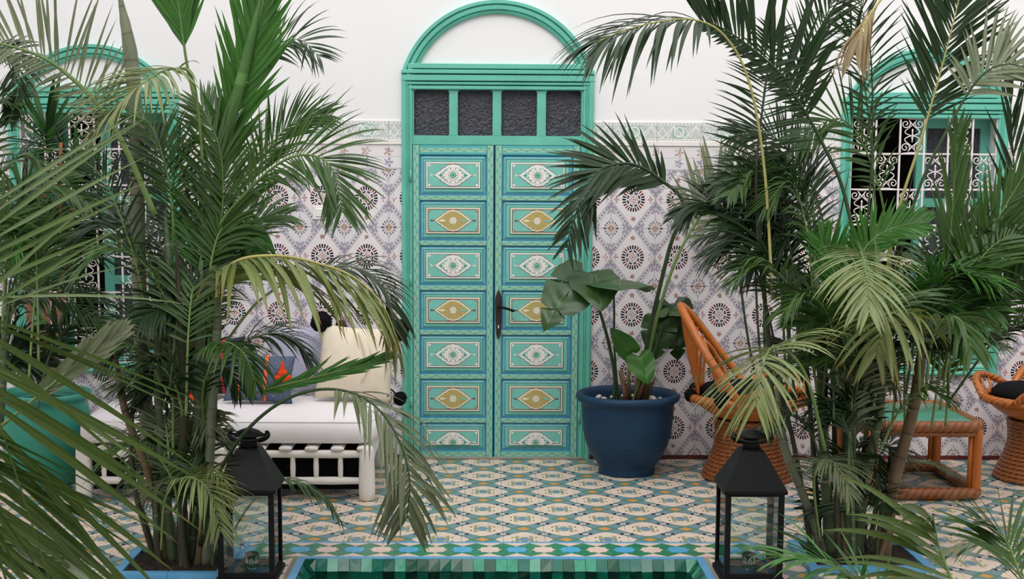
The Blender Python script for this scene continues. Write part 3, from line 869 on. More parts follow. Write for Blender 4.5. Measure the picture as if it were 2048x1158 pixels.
# lock plate and lever on the right leaf
lx = 0.022; b = MB()
prof = [(-.013, .02), (-.017, .10), (-.020, .20), (-.017, .235), (-.006, .262), (0, .275), (.006, .262), (.017, .235), (.020, .20), (.017, .10), (.013, .02), (.006, .004), (0, -.008), (-.006, .004)]
b.face_xz([(lx + x, 0.695 + z) for x, z in reversed(prof)][::-1], YF, YF - 0.009)
b.face_xz(disc(lx, 0.80, 0.010), YF - 0.009, YF - 0.012); b.face_xz(disc(lx, 0.715, 0.006), YF - 0.009, YF - 0.012)
b.build('lock_plate', M['rusty_iron'], l2)
b = MB(); b.tube([(lx, YF, 0.876), (lx, YF - 0.05, 0.876)], 0.008); b.tube(spline([(lx, YF - 0.05, 0.876), (lx + 0.04, YF - 0.054, 0.868), (lx + 0.078, YF - 0.052, 0.855)], 8), [0.008] * 5 + [0.007] * 3 + [0.009]); b.lathe([(0, -.008), (.009, -.004), (.009, .004), (0, .008)], (lx + 0.08, YF - 0.052, 0.854), 10)
b.build('lever_handle', M['black_iron'], l2)
b = MB(); b.face_xz([(lx - 0.003, 0.752), (lx + 0.003, 0.752), (lx + 0.003, 0.765), (lx, 0.772), (lx - 0.003, 0.765)], YF - 0.009, YF - 0.0105); b.build('keyhole', M['white_wood'], l2)
# hinges
for hx, zs in ((-0.470, (1.60, 1.02, 0.33)), (0.483, (0.90, 0.24))):
    for hz in zs:
        b = MB(); b.tube([(hx, YF - 0.010, hz - 0.035), (hx, YF - 0.010, hz + 0.035)], 0.007, 8); b.lathe([(0, 0), (.008, .004), (0, .010)], (hx, YF - 0.010, hz + 0.034), 8); b.build('hinge', M['teal'], door)
# frame: posts with stepped moulding, head, transom with four panes
def moulding(path, prof, mat, name, parent, closed=False):
    """Sweep a profile (offset outward, depth) along an x-z path."""
    b = MB(); n = len(path); m = len(prof); vs = []
    for i in range(n):
        a, c = path[max(i - 1, 0)], path[min(i + 1, n - 1)]
        if 0 < i < n - 1:
            d0 = Vector((path[i][0] - a[0], path[i][1] - a[1])).normalized(); d1 = Vector((c[0] - path[i][0], c[1] - path[i][1])).normalized()
            n0, n1 = Vector((-d0.y, d0.x)), Vector((-d1.y, d1.x)); nn = (n0 + n1).normalized(); nn /= max(0.3, nn.dot(n0))
        else:
            d = Vector((c[0] - a[0], c[1] - a[1])).normalized(); nn = Vector((-d.y, d.x))
        for o, y in prof: vs.append((path[i][0] + nn.x * o, y, path[i][1] + nn.y * o))
    fs = [(i * m + k, i * m + k + 1, (i + 1) * m + k + 1, (i + 1) * m + k) for i in range(n - 1) for k in range(m - 1)]
    fs += [tuple(range(m))[::-1], tuple((n - 1) * m + k for k in range(m))]
    b.add(vs, fs); return b.build(name, mat, parent)
STEP = [(0.0, 0.02), (0.0, -0.020), (0.012, -0.026), (0.016, -0.020), (0.024, -0.030), (0.028, -0.024), (0.040, -0.034), (0.050, -0.034), (0.058, -0.026), (0.058, 0.02)]
def posts(x0, x1, z0, z1, parent, w=0.058):
    moulding([(x0 + w, z1), (x0 + w, z0)], [(-o, y) for o, y in STEP][::-1] if False else [(-o, y) for o, y in STEP], M['teal'], 'frame_post', parent)
    moulding([(x1 - w, z0), (x1 - w, z1)], [(-o, y) for o, y in STEP], M['teal'], 'frame_post', parent)
posts(DX0, DX1, 0.0, 2.122, door)
b = MB(); b.box(DX0 + 0.056, -0.4625, -0.006, 0.03, 0, 1.80); b.box(0.4755, DX1 - 0.056, -0.006, 0.03, 0, 1.80); b.build('jamb', M['teal'], door)
tz0, tz1 = 1.823, 2.074
panes = [(-0.451, -0.257), (-0.208, -0.016), (0.033, 0.230), (0.280, 0.475)]
b = MB()
xs = [DX0 + 0.056] + [v for p_ in panes for v in p_] + [DX1 - 0.056]
b.plate(xs[0], xs[-1], 1.772, tz0, 0.03, -0.010, 0.002); b.plate(xs[0], xs[-1], tz1, 2.10, 0.03, -0.010, 0.002)
for k in range(0, len(xs), 2): b.plate(xs[k], xs[k + 1], tz0 - 0.002, tz1 + 0.002, 0.03, -0.0105, 0.003)
b.build('transom_frame', M['teal'], door)
for a, c in panes:
    # the rounded upper corners of each light and its slim bead
    b = MB(); rr = 0.018
    for sx, xe in ((1, a), (-1, c)):
        for sz, ze in ((-1, tz1), (1, tz0)):
            r2 = rr if sz < 0 else 0.009
            arc = [(xe + sx * r2 * (1 - math.cos(t * PI / 12)), ze + sz * r2 * (1 - math.sin(t * PI / 12))) for t in range(7)]
            poly = [(xe - sx * 0.002, ze - sz * 0.002)] + arc
            ar = sum(poly[i][0] * poly[(i + 1) % len(poly)][1] - poly[(i + 1) % len(poly)][0] * poly[i][1] for i in range(len(poly)))
            b.face_xz(poly if ar > 0 else poly[::-1], 0.02, -0.0095)
    b.build('pane_bead', M['teal'], door)
    b = MB(); b.box(a - 0.002, c + 0.002, 0.020, 0.026, tz0 - 0.002, tz1 + 0.002); b.build('glass_pane', M['ripple_glass'], door)
# grooved cornice and arch
def cornice(x0, x1, parent, z=2.075, k=1.0):
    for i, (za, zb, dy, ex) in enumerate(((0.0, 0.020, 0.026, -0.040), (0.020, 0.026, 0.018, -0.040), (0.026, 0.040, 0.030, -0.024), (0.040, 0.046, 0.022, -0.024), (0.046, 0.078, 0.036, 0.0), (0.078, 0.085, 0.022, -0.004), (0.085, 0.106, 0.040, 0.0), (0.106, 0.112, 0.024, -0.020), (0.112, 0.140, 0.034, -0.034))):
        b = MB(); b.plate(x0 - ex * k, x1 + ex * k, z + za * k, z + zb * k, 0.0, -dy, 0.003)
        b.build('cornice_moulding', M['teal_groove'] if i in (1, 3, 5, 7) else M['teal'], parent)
cornice(DX0, DX1, door)
def arch(cx, half, zs, rise, parent, w=0.072, k=1.0):
    R = (half * half + rise * rise) / (2 * rise); zc = zs + rise - R; a0 = math.asin(min(1, half / R)); a0 = a0 if zs >= zc else PI - a0
    path = [(cx + (R - w) * math.sin(-a0 + 2 * a0 * i / 48), zc + (R - w) * math.cos(-a0 + 2 * a0 * i / 48)) for i in range(49)]
    prof = [(0, 0.0), (0, -0.018), (0.012 * k, -0.026), (0.018 * k, -0.016), (0.024 * k, -0.030), (0.044 * k, -0.032), (0.049 * k, -0.020), (0.055 * k, -0.036), (w, -0.036), (w, 0.0)]
    moulding(path, prof, M['teal'], 'arch_moulding', parent)
arch((DX0 + DX1) / 2, 0.531, 2.16, 0.398, door)
b = MB(); b.plate(DX0 + 0.004, DX1 - 0.004, 0.0, 0.012, 0.04, -0.03, 0.002); b.build('threshold', M['grout'], door)

# ------------------------------------------------------------------ windows
def spiral_strand(sx, sz, w, h):
    """One wrought-iron scroll: a curl near a corner, running through the panel's middle line to its centre."""
    pts = []; cx, cz, r0 = -w * 0.285, h * 0.33, w * 0.20
    for i in range(22):
        t = i / 21; a = -PI * 0.2 + 2.9 * PI * (t - 1) + PI * 0.5
        r = r0 * (0.18 + 0.82 * t)
        pts.append((cx + r * math.cos(-a) * 1, cz + r * math.sin(-a) * -1 if False else cz + r * math.sin(PI - a)))
    pts += [(w * 0.02, h * 0.285), (w * 0.24, h * 0.17), (w * 0.30, h * 0.105), (w * 0.22, h * 0.045), (w * 0.0, 0.0)]
    return [(x * sx, z * sz) for x, z in pts]
GW, GH = 0.1355, 0.1985
def scroll_mesh():
    b = MB()
    for sx in (-1, 1):
        for sz in (-1, 1):
            q = spiral_strand(sx, sz, GW, GH); q3 = spline([(x, -0.003 * sx, z) for x, z in q], 44)
            b.tube(q3, 0.0033, 5)
    b.lathe([(0, -.036), (.004, -.033), (.0035, -.020), (.0075, -.014), (.0035, -.006), (.006, .0), (.0035, .010), (.0045, .026), (.006, .030), (.0035, .036), (0, .040)], (0, -0.004, 0), 8)
    for sz in (-1, 1): b.tube([(-GW * 0.36, 0, sz * GH * 0.485), (0, 0, sz * GH * 0.462), (GW * 0.36, 0, sz * GH * 0.485)], 0.0028, 5)
    return b.mesh('scroll_panel', M['iron_white'])
SCROLL = scroll_mesh()
for wi, (wc, wn) in enumerate(WIN):
    win = thing(wn, ('arched turquoise window with white scroll grille behind the palm and dracaena', 'arched turquoise window with white scroll grille above the rattan table')[wi], None, (wc, 0, WZ0), kind='structure')
    fx0, fx1 = wc - WH, wc + WH
    posts(fx0, fx1, WZ0, 1.982, win)
    moulding([(fx0 + 0.058, WZ0 + 0.058), (fx1 - 0.058, WZ0 + 0.058)], [(-o, y) for o, y in STEP], M['teal'], 'sill_moulding', win)
    cornice(fx0, fx1, win, 1.935)
    arch(wc, 0.437, 2.055, 0.262 if wi else 0.25, win, 0.070)
    gx0 = wc - 3 * GW; gz1 = 1.937
    for i in range(7):
        b = MB(); x = gx0 + i * GW; b.box(x - 0.0045, x + 0.0045, -0.012, 0.0, 0.55, gz1); b.build('grille_bar', M['iron_white'], win)
    for j in range(8):
        b = MB(); z = gz1 - j * GH; b.box(gx0 - 0.004, gx0 + 6 * GW + 0.004, -0.010, -0.002, max(0.548, z) - 0.004, max(0.548, z) + 0.004); b.build('grille_bar', M['iron_white'], win)
    for i in range(6):
        for j in range(7):
            if (i + j) % 2 == 0: link('scroll_panel', SCROLL, win, (gx0 + (i + 0.5) * GW, -0.006, gz1 - (j + 0.5) * GH))
    # the casements inside: right one closed with textured glass, left one swung into the room
    o0, o1 = wc - HO, wc + HO
    def casement(nm, xa, xb, y, swing):
        cs = MB(); zz0, zz1 = 0.54, 1.945; sw = 0.055; L = xb - xa
        mid = [zz0, zz0 + 0.10, 0.98, 1.03, 1.44, 1.49, zz1 - 0.06, zz1]
        for u0, u1, za, zb in [(0, sw, zz0, zz1), (L - sw, L, zz0, zz1)] + [(sw, L - sw, mid[k], mid[k + 1]) for k in (0, 2, 4, 6)]:
            cs.box(u0, u1, -0.02, 0.02, za, zb)
        gl = MB()
        for k in (1, 3, 5): gl.box(sw, L - sw, -0.003, 0.003, mid[k], mid[k + 1])
        c, s = math.cos(swing), math.sin(swing)
        for m_, nm2, mt in ((cs, 'casement', M['teal']), (gl, 'glass_pane', M['ripple_glass'])):
            m_.v = [((xa + x * c - yy * s) if swing >= 0 else (xb - ((L - x) * c) - yy * s), y + (x * s if swing >= 0 else (L - x) * -s) + yy * c, z) for x, yy, z in m_.v]
            o = m_.build(nm2, mt, win)
    casement('casement', wc + 0.0, o1, 0.14, 0.0)
    casement('casement', o0 + 0.005, wc - 0.0, 0.17, 1.35)

# small fittings on the tiled wall
q = at(640, 425, -0.012); s = thing('light_switch', 'white square light switch on the tiles between the palm and the door', 'switch', (q.x, 0, q.z))
b = MB(); b.plate(q.x - 0.039, q.x + 0.039, q.z - 0.039, q.z + 0.039, -0.006, -0.016, 0.003); b.build('cover_plate', M['tube'], s)
b = MB(); b.plate(q.x - 0.024, q.x + 0.024, q.z - 0.024, q.z + 0.024, -0.016, -0.021, 0.004); b.build('rocker', M['tube'], s)
q = at(560, 343, -0.02); s = thing('fuse_box', 'flat white utility box with two covers mounted high on the tiled wall', 'utility box', (q.x, 0, q.z))
for k, (a, c) in enumerate(((-0.075, 0.075), (0.08, 0.165))):
    for j, (za, zb) in enumerate(((0.006, 0.05), (-0.04, 0.002))):
        b = MB(); b.plate(q.x + a, q.x + c, q.z + za, q.z + zb, -0.005, -0.032, 0.004); b.build('cover', M['tube'], s)

# ------------------------------------------------------------------ daybed, mattress, cushions
BX0, BX1, BYF, BYB = -2.07, -0.60, -1.02, -0.22
bed = thing('daybed', 'low white painted bamboo daybed standing against the tiled wall beside the turquoise door', 'daybed', ((BX0 + BX1) / 2, -0.62, 0))
def pole(a, c, r, name, parent, mat='white_wood', n=12, wob=0.10, steps=10, cap=True):
    a, c = Vector(a), Vector(c); b = MB()
    pts = [a.lerp(c, i / steps) for i in range(steps + 1)]
    b.tube(pts, [r * (1 + wob * math.sin(i * 2.3 + a.x * 9)) for i in range(steps + 1)], n)
    return b.build(name, M[mat], parent)
for x in (BX1 - 0.035, -1.362, BX0 + 0.04):
    for y in (BYF, BYB):
        if y == BYB and x == -1.362: continue
        b = MB(); pts = [(x, y, z) for z in (0.0, 0.004, 0.05, 0.13, 0.2, 0.255, 0.27)]
        b.tube(pts, [0.030, 0.038, 0.041, 0.040, 0.038, 0.036, 0.030], 14); b.build('leg', M['white_wood'], bed)
for y in (BYF, BYB):
    pole((BX0 + 0.03, y, 0.232), (BX1 - 0.06, y, 0.232), 0.020, 'top_rail', bed)
    pole((BX0 + 0.03, y, 0.098), (BX1 - 0.06, y, 0.098), 0.019, 'bottom_rail', bed)
for x in (BX0 + 0.04, BX1 - 0.035):
    pole((x, BYF + 0.03, 0.232), (x, BYB - 0.03, 0.232), 0.019, 'side_rail', bed)
    pole((x, BYF + 0.03, 0.145), (x, BYB - 0.03, 0.205), 0.018, 'side_brace', bed)
    b = MB(); b.tube(spline([(x, BYF + 0.02, 0.09), (x, BYF + 0.10, 0.15), (x, BYF + 0.22, 0.215)], 8), 0.015, 8); b.build('corner_brace', M['white_wood'], bed)
for i, x in enumerate([-0.765, -0.885, -1.0, -1.115, -1.23, -1.47, -1.585, -1.70, -1.815, -1.93]):
    b = MB(); b.tube([(x, BYF, z) for z in (0.10, 0.13, 0.165, 0.20, 0.232)], [0.010, 0.0125, 0.014, 0.0125, 0.010], 10); b.build('spindle', M['white_wood'], bed)
for i in range(11):
    x = BX0 + 0.14 + i * 0.128
    b = MB(); pts = [(x, BYF - 0.024, 0.262), (x, BYB, 0.262)]
    b.tube([(x + 0.0, BYF - 0.030, 0.262), (x, BYF - 0.02, 0.262), (x, BYB, 0.262)], [0.028, 0.034, 0.034], 10, flat=1.0)
    b.v = [(vx, vy, 0.262 + (vz - 0.262) * 0.32) for vx, vy, vz in b.v]
    b.build('slat', M['white_wood'], bed)

b = MB(); b.box(BX0 + 0.06, BX1 - 0.08, BYF + 0.085, BYF + 0.09, 0.035, 0.228); b.box(BX0 + 0.06, BX1 - 0.08, BYF + 0.09, BYB - 0.03, 0.20, 0.228); b.build('under_bed_shade', M['black_wool'], bed)['label'] = 'black sheet added for the dark shade under the slats'  # added black sheets that stand in for the deep shade under the daybed
def cushion_mesh(w_, h_, d_, n=20, p=2.4, sag=0.0, corner=0.0, seed=0):
    """A stuffed rectangle: w x h, d thick, in local x-z, thickness along y."""
    rnd = random.Random(seed); b = MB(); vs = []
    ph = [rnd.random() * 6 for _ in range(4)]
    for side in (-1, 1):
        for j in range(n + 1):
            for i in range(n + 1):
                u, v = i / n * 2 - 1, j / n * 2 - 1
                pin = 1 - corner * (1 - u * u) * 0.0 - 0.05 * (1 - abs(v)) * abs(u) ** 6 * 0
                edge = (1 - u * u) * (1 - v * v)
                x = u * w_ / 2 * (1 - 0.06 * (1 - v * v) * u * u * 0 + corner * (abs(v) ** 2 - 1) * abs(u) ** 3)
                z = v * h_ / 2 * (1 + corner * (abs(u) ** 2 - 1) * abs(v) ** 3) + sag * (u * u) * -0.02
                y = side * d_ / 2 * max(0, edge) ** 0.55 * (1 + 0.05 * math.sin(u * 3 + ph[0]) + 0.05 * math.sin(v * 4 + ph[1]))
                vs.append((x, y, z))
    N = (n + 1) ** 2; fs = []
    for j in range(n):
        for i in range(n):
            a = j * (n + 1) + i; q = (a, a + 1, a + n + 2, a + n + 1)
            fs.append(q); fs.append(tuple(N + k for k in reversed(q)))
    b.add(vs, fs, 0, None, True)
    return b
def place(b, loc, rx=0, ry=0, rz=0):
    m = Matrix.Translation(loc) @ Matrix.Rotation(rz, 4, 'Z') @ Matrix.Rotation(ry, 4, 'Y') @ Matrix.Rotation(rx, 4, 'X')
    b.v = [tuple(m @ Vector(v)) for v in b.v]; return m
def weld(o):
    bm = bmesh.new(); bm.from_mesh(o.data); bmesh.ops.remove_doubles(bm, verts=bm.verts, dist=1e-5); bm.to_mesh(o.data); bm.free(); return o

# mattress: a rounded slab
b = MB(); n = 40
prof = [(0.0, 0.280), (0.02, 0.279), (0.05, 0.287), (0.062, 0.315), (0.060, 0.350), (0.045, 0.382), (0.012, 0.402), (-0.06, 0.410)]
mx, my, hx, hy = (BX0 + BX1) / 2 + 0.01, (BYF + BYB) / 2, (BX1 - BX0) / 2 - 0.055, (BYB - BYF) / 2 - 0.05
def rr(o, k=10, rad=0.05):
    pts = []
    for cx_, cy_, a0 in ((1, 1, 0), (-1, 1, 90), (-1, -1, 180), (1, -1, 270)):
        for i in range(k + 1):
            a = math.radians(a0 + 90 * i / k); r_ = max(0.012, rad + o)
            pts.append((mx + cx_ * (hx - rad) + r_ * math.cos(a), my + cy_ * (hy - rad) + r_ * math.sin(a)))
    return pts
rings = [rr(o) for o, z in prof]; m_ = len(rings[0])
vs = [(x, y, z + 0.004 * math.sin(x * 9) * (1 if z > 0.3 else 0)) for (o, z), rg in zip(prof, rings) for x, y in rg]
fs = [(i * m_ + k, i * m_ + (k + 1) % m_, (i + 1) * m_ + (k + 1) % m_, (i + 1) * m_ + k) for i in range(len(prof) - 1) for k in range(m_)]
fs += [tuple(range(m_))[::-1], tuple((len(prof) - 1) * m_ + k for k in range(m_))]
b.add(vs, fs, 0, None, True)
mat_o = thing('mattress', 'thick white linen mattress lying on the white daybed', 'mattress', (mx, my, 0.28))
b.build('cover', M['linen'], mat_o)
b = MB(); b.tube([(x, y, 0.389) for x, y in rr(0.040)], 0.0035, 6, closed=True); b.build('piping', M['linen'], mat_o)

def pompom(c, r, mat, parent, name='pompom', seed=1):
    rnd = random.Random(seed); b = MB(); vs = []; nu, nv = 18, 12
    for j in range(nv + 1):
        for i in range(nu):
            th, ph = PI * j / nv, 2 * PI * i / nu; q = r * (1 + (rnd.random() - 0.5) * 0.24)
            vs.append((c[0] + q * math.sin(th) * math.cos(ph), c[1] + q * math.sin(th) * math.sin(ph), c[2] + q * math.cos(th)))
    b.add(vs, [(j * nu + i, (j + 1) * nu + i, (j + 1) * nu + (i + 1) % nu, j * nu + (i + 1) % nu) for j in range(nv) for i in range(nu)])
    return b.build(name, M[mat], parent)
def tassel(c, r, parent, seed=2):
    """A knotted wool tassel: stem, head and flared skirt of strands."""
    b = MB(); x, y, z = c; rnd = random.Random(seed)
    b.lathe([(0, .045), (.008, .043), (.009, .020), (.014, .004), (r * .62, -.008), (r * .80, -.024), (r * .5, -.034)], (x, y, z), 12)
    for k in range(22):
        a = 2 * PI * k / 22 + rnd.random() * .2; q = r * (0.75 + 0.35 * rnd.random())
        b.tube([(x + r * .4 * math.cos(a), y + r * .4 * math.sin(a), z - .022), (x + q * math.cos(a), y + q * math.sin(a), z - .040), (x + q * .9 * math.cos(a), y + q * .9 * math.sin(a), z - .052 - .012 * rnd.random())], [r * .16, r * .22, r * .12], 5)
    return b.build('tassel', M['orange'], parent)

ZM = 0.405
def cushion(name, label, px, w_, h_, d_, mat, lean, rz=0.0, Y=-0.42, rolly=0.0, corner=0.09, seed=0):
    q = at(px, 780, Y)
    t = thing(name, label, 'cushion', (q.x, Y, ZM), 'cushions on the daybed')
    b = cushion_mesh(w_, h_, d_, corner=corner, seed=seed)
    m = place(b, Vector((q.x, Y, ZM + h_ / 2 * math.cos(lean) + 0.012)), -lean, rolly, rz)
    weld(b.build('cover', M[mat], t))
    return t, m
t, m = cushion('cushion', 'cream cushion with black pompoms on its corners, nearest the turquoise door', 712, 0.42, 0.41, 0.20, 'cream_cloth', 0.30, -0.10, -0.47, 0.05, seed=3)
for (u, v), s in (((-0.205, 0.205), 5), ((0.215, 0.19), 6)): pompom(m @ Vector((u, -0.01, v)), 0.055, 'black_wool', t, seed=s)
q = at(800, 797, -0.46); pompom(q, 0.036, 'black_wool', t, seed=9)
b = MB(); b.tube(spline([m @ Vector((0.19, -0.02, -0.17)), q + Vector((-0.05, 0, 0.05)), q], 8), 0.004, 6); b.build('cord', M['black_wool'], t)
b = MB(); b.tube(spline([m @ Vector((0.02, -0.085, 0.15)), m @ Vector((0.08, -0.10, 0.02)), m @ Vector((0.06, -0.095, -0.11))], 10), [0.01, 0.014, 0.017, 0.02, 0.02, 0.018, 0.018, 0.016, 0.012, 0.01, 0.006], 8); b.build('twisted_fringe', M['cream_cloth'], t)
t, m = cushion('cushion', 'pale lilac grey cushion leaning beside the cream cushion', 612, 0.40, 0.38, 0.16, 'lilac', 0.24, 0.06, -0.27, -0.04, seed=5)
pompom(m @ Vector((0.20, -0.03, 0.175)), 0.03, 'black_wool', t, seed=11); pompom(m @ Vector((0.16, -0.05, -0.17)), 0.034, 'black_wool', t, seed=12)
b = MB(); b.tube([m @ Vector((0.165, -0.05 - 0.02 * math.sin(PI * (k + .5) / 13), -0.17 + k * 0.028)) for k in range(13)], 0.0035, 6); b.build('seam_cord', M['denim'], t)
t, m = cushion('cushion', 'slate blue cushion with an orange stripe and a big orange tassel', 520, 0.36, 0.26, 0.15, 'denim', 0.30, 0.05, -0.56, 0.06, seed=7)
def face_band(m, u, w_, h_, d_, mat, t, name='stripe'):
    b = MB(); vs = []; n = 14
    for j in range(n + 1):
        v = (j / n * 2 - 1) * 0.93
        for du in (-w_ / 2, w_ / 2):
            uu = (u + du) / (0.36 / 2); e = max(0, (1 - uu * uu) * (1 - v * v)) ** 0.55
            vs.append(m @ Vector((u + du, -d_ / 2 * e * 1.06 - 0.004, v * h_ / 2)))
    b.add(vs, [(2 * j, 2 * j + 1, 2 * j + 3, 2 * j + 2) for j in range(n)], 0, None, True); return b.build(name, M[mat], t)
face_band(m, 0.035, 0.018, 0.26, 0.15, 'orange_band', t); face_band(m, -0.10, 0.012, 0.26, 0.15, 'orange_band', t)
for k in range(10):
    b = MB(); c = m @ Vector((0.085 + 0.012 * (k % 2), -0.074, -0.10 + k * 0.022)); b.lathe([(0, -.003), (.003, 0), (0, .003)], c, 6); b.build('sequin', M['white_paint'], t)
tassel(at(565, 740, -0.64), 0.038, t)
t, m = cushion('cushion', 'dark charcoal cushion with orange tassels behind the palm canes', 415, 0.42, 0.32, 0.16, 'charcoal', 0.25, -0.05, -0.36, -0.05, seed=9)
face_band(m, 0.10, 0.014, 0.32, 0.16, 'red_band', t)
tassel(at(372, 780, -0.60), 0.034, t, 5); tassel(at(352, 700, -0.56), 0.026, t, 6)

# ------------------------------------------------------------------ lanterns
def lantern(x, y, label, w=0.222):
    t = thing('lantern', label, 'lantern', (x, y, 0), 'black lanterns beside the pool'); h = w / 2; pw = 0.0105
    b = MB(); b.box(x - h - 0.008, x + h + 0.008, y - h - 0.008, y + h + 0.008, 0.0, 0.018); b.box(x - h + 0.002, x + h - 0.002, y - h + 0.002, y + h - 0.002, 0.018, 0.024); b.build('base', M['black_iron'], t)
    for sx in (-1, 1):
        for sy in (-1, 1):
            b = MB(); cx_, cy_ = x + sx * (h - pw), y + sy * (h - pw); b.box(cx_ - pw, cx_ + pw, cy_ - pw, cy_ + pw, 0.018, 0.368); b.build('post', M['black_iron'], t)
    for sx, sy in ((0, -1), (0, 1), (-1, 0), (1, 0)):
        b = MB(); k = h - 0.006
        for z0, z1 in ((0.018, 0.036), (0.350, 0.368)):
            if sy: b.box(x - h + 2 * pw, x + h - 2 * pw, y + sy * k - 0.005, y + sy * k + 0.005, z0, z1)
            else: b.box(x + sx * k - 0.005, x + sx * k + 0.005, y - h + 2 * pw, y + h - 2 * pw, z0, z1)
            b.build('rail', M['black_iron'], t); b = MB()
        b = MB(); g = h - 0.008
        if sy: b.box(x - h + 2 * pw, x + h - 2 * pw, y + sy * g - 0.001, y + sy * g + 0.001, 0.036, 0.350)
        else: b.box(x + sx * g - 0.001, x + sx * g + 0.001, y - h + 2 * pw, y + h - 2 * pw, 0.036, 0.350)
        b.build('glass_pane', M['glass'], t)
    r2 = math.sqrt(2); e = h + 0.010
    b = MB(); b.lathe([(e * r2 - 0.004, 0.360), (e * r2, 0.362), (e * r2, 0.374), (0.046 * r2, 0.518), (0.040 * r2, 0.524), (0.034, 0.524)], (x, y, 0), 4, smooth=False, sq=PI / 4)
    b.build('roof', M['black_iron'], t)
    b = MB(); b.lathe([(0.036, 0.515), (0.034, 0.545), (0.030, 0.560), (0.030, 0.572)], (x, y, 0), 20); b.build('chimney', M['black_iron'], t)
    b = MB(); b.lathe([(0.03, 0.572), (0.058, 0.570), (0.060, 0.575), (0.040, 0.590), (0.014, 0.600), (0.0, 0.602)], (x, y, 0), 24); b.build('cap', M['black_iron'], t)
    b = MB()                                         # flat carrying ring with curled ends
    pts = [(x + 0.078 * math.cos(a), y + 0.06 * math.sin(a), 0.560 + 0.016 * abs(math.cos(a)) ** 3) for a in [2 * PI * k / 40 for k in range(40)]]
    b.tube(pts, 0.0055, 8, closed=True)
    for s in (-1, 1): b.tube(spline([(x + s * 0.036, y, 0.545), (x + s * 0.062, y, 0.552), (x + s * 0.080, y, 0.570), (x + s * 0.074, y, 0.586), (x + s * 0.066, y, 0.582)], 14), 0.0055, 8)
    b.build('handle', M['black_iron'], t)
    c = thing('candle_glass', 'small clear glass votive cup standing inside the ' + ('lantern beside the daybed' if x < 0 else 'lantern beside the rattan chair'), 'glass', (x + 0.004, y, 0.024), 'votive cups in the lanterns')
    b = MB(); cx_ = x + 0.004
    b.lathe([(0.026, 0.025), (0.028, 0.03), (0.030, 0.090), (0.0265, 0.090), (0.024, 0.034), (0, 0.032)], (cx_, y, 0), 20); b.build('cup', M['glass_jar'], c)
    b = MB(); b.lathe([(0.024, 0.035), (0.024, 0.050), (0.0, 0.051)], (cx_, y, 0), 16); b.tube([(cx_, y, 0.05), (cx_, y, 0.058)], 0.0012, 5); b.build('candle', M['linen'], c)
    return t
lantern(-0.988, -2.31, 'black iron lantern with glass panes standing in front of the white daybed')
lantern(1.020, -2.31, 'black iron lantern with glass panes standing in front of the rattan chair', 0.232)

# ------------------------------------------------------------------ blue pot
POX, POY = 0.722, -0.36
pot = thing('flower_pot', 'large dark blue painted pot with scuffed side beside the turquoise door', 'pot', (POX, POY, 0))
b = MB()
prof = [(0.150, 0.0), (0.154, 0.012), (0.152, 0.034), (0.160, 0.052), (0.192, 0.098), (0.222, 0.160), (0.240, 0.230), (0.248, 0.310), (0.252, 0.375), (0.256, 0.392), (0.272, 0.400), (0.282, 0.414), (0.280, 0.432), (0.268, 0.443), (0.252, 0.440), (0.240, 0.424), (0.232, 0.380), (0.228, 0.34)]
b.lathe(prof, (POX, POY, 0), 56); b.build('pot_body', M['blue_pot'], pot)
b = MB(); b.lathe([(0.232, 0.385), (0.12, 0.392), (0.0, 0.395)], (POX, POY, 0), 30); tag(b.build('soil', M['soil'], pot), kind='stuff')
for k in range(60):
    a = random.random() * 2 * PI; r_ = 0.13 + 0.09 * random.random(); s = 0.010 + 0.009 * random.random(); c = Vector((POX + r_ * math.cos(a), POY + r_ * math.sin(a), 0.394))
    b = MB(); b.lathe([(0, -.6 * s), (.8 * s, -.3 * s), (s, .1 * s), (.6 * s, .5 * s), (0, .65 * s)], c, 7); b.build('pebble', M['pebble'], pot)
# green glazed pot
GX, GY = -2.34, -0.62
gp = thing('flower_pot', 'large green glazed pot holding the dracaena under the arched window', 'pot', (GX, GY, 0))
b = MB(); b.lathe([(0.16, 0), (0.165, 0.02), (0.20, 0.12), (0.225, 0.25), (0.228, 0.36), (0.215, 0.42), (0.212, 0.44), (0.236, 0.452), (0.240, 0.470), (0.228, 0.482), (0.208, 0.478), (0.200, 0.44), (0.198, 0.40)], (GX, GY, 0), 48); b.build('pot_body', M['green_pot'], gp)
b = MB(); b.lathe([(0.199, 0.425), (0.1, 0.43), (0, 0.432)], (GX, GY, 0), 24); tag(b.build('soil', M['soil'], gp), kind='stuff')

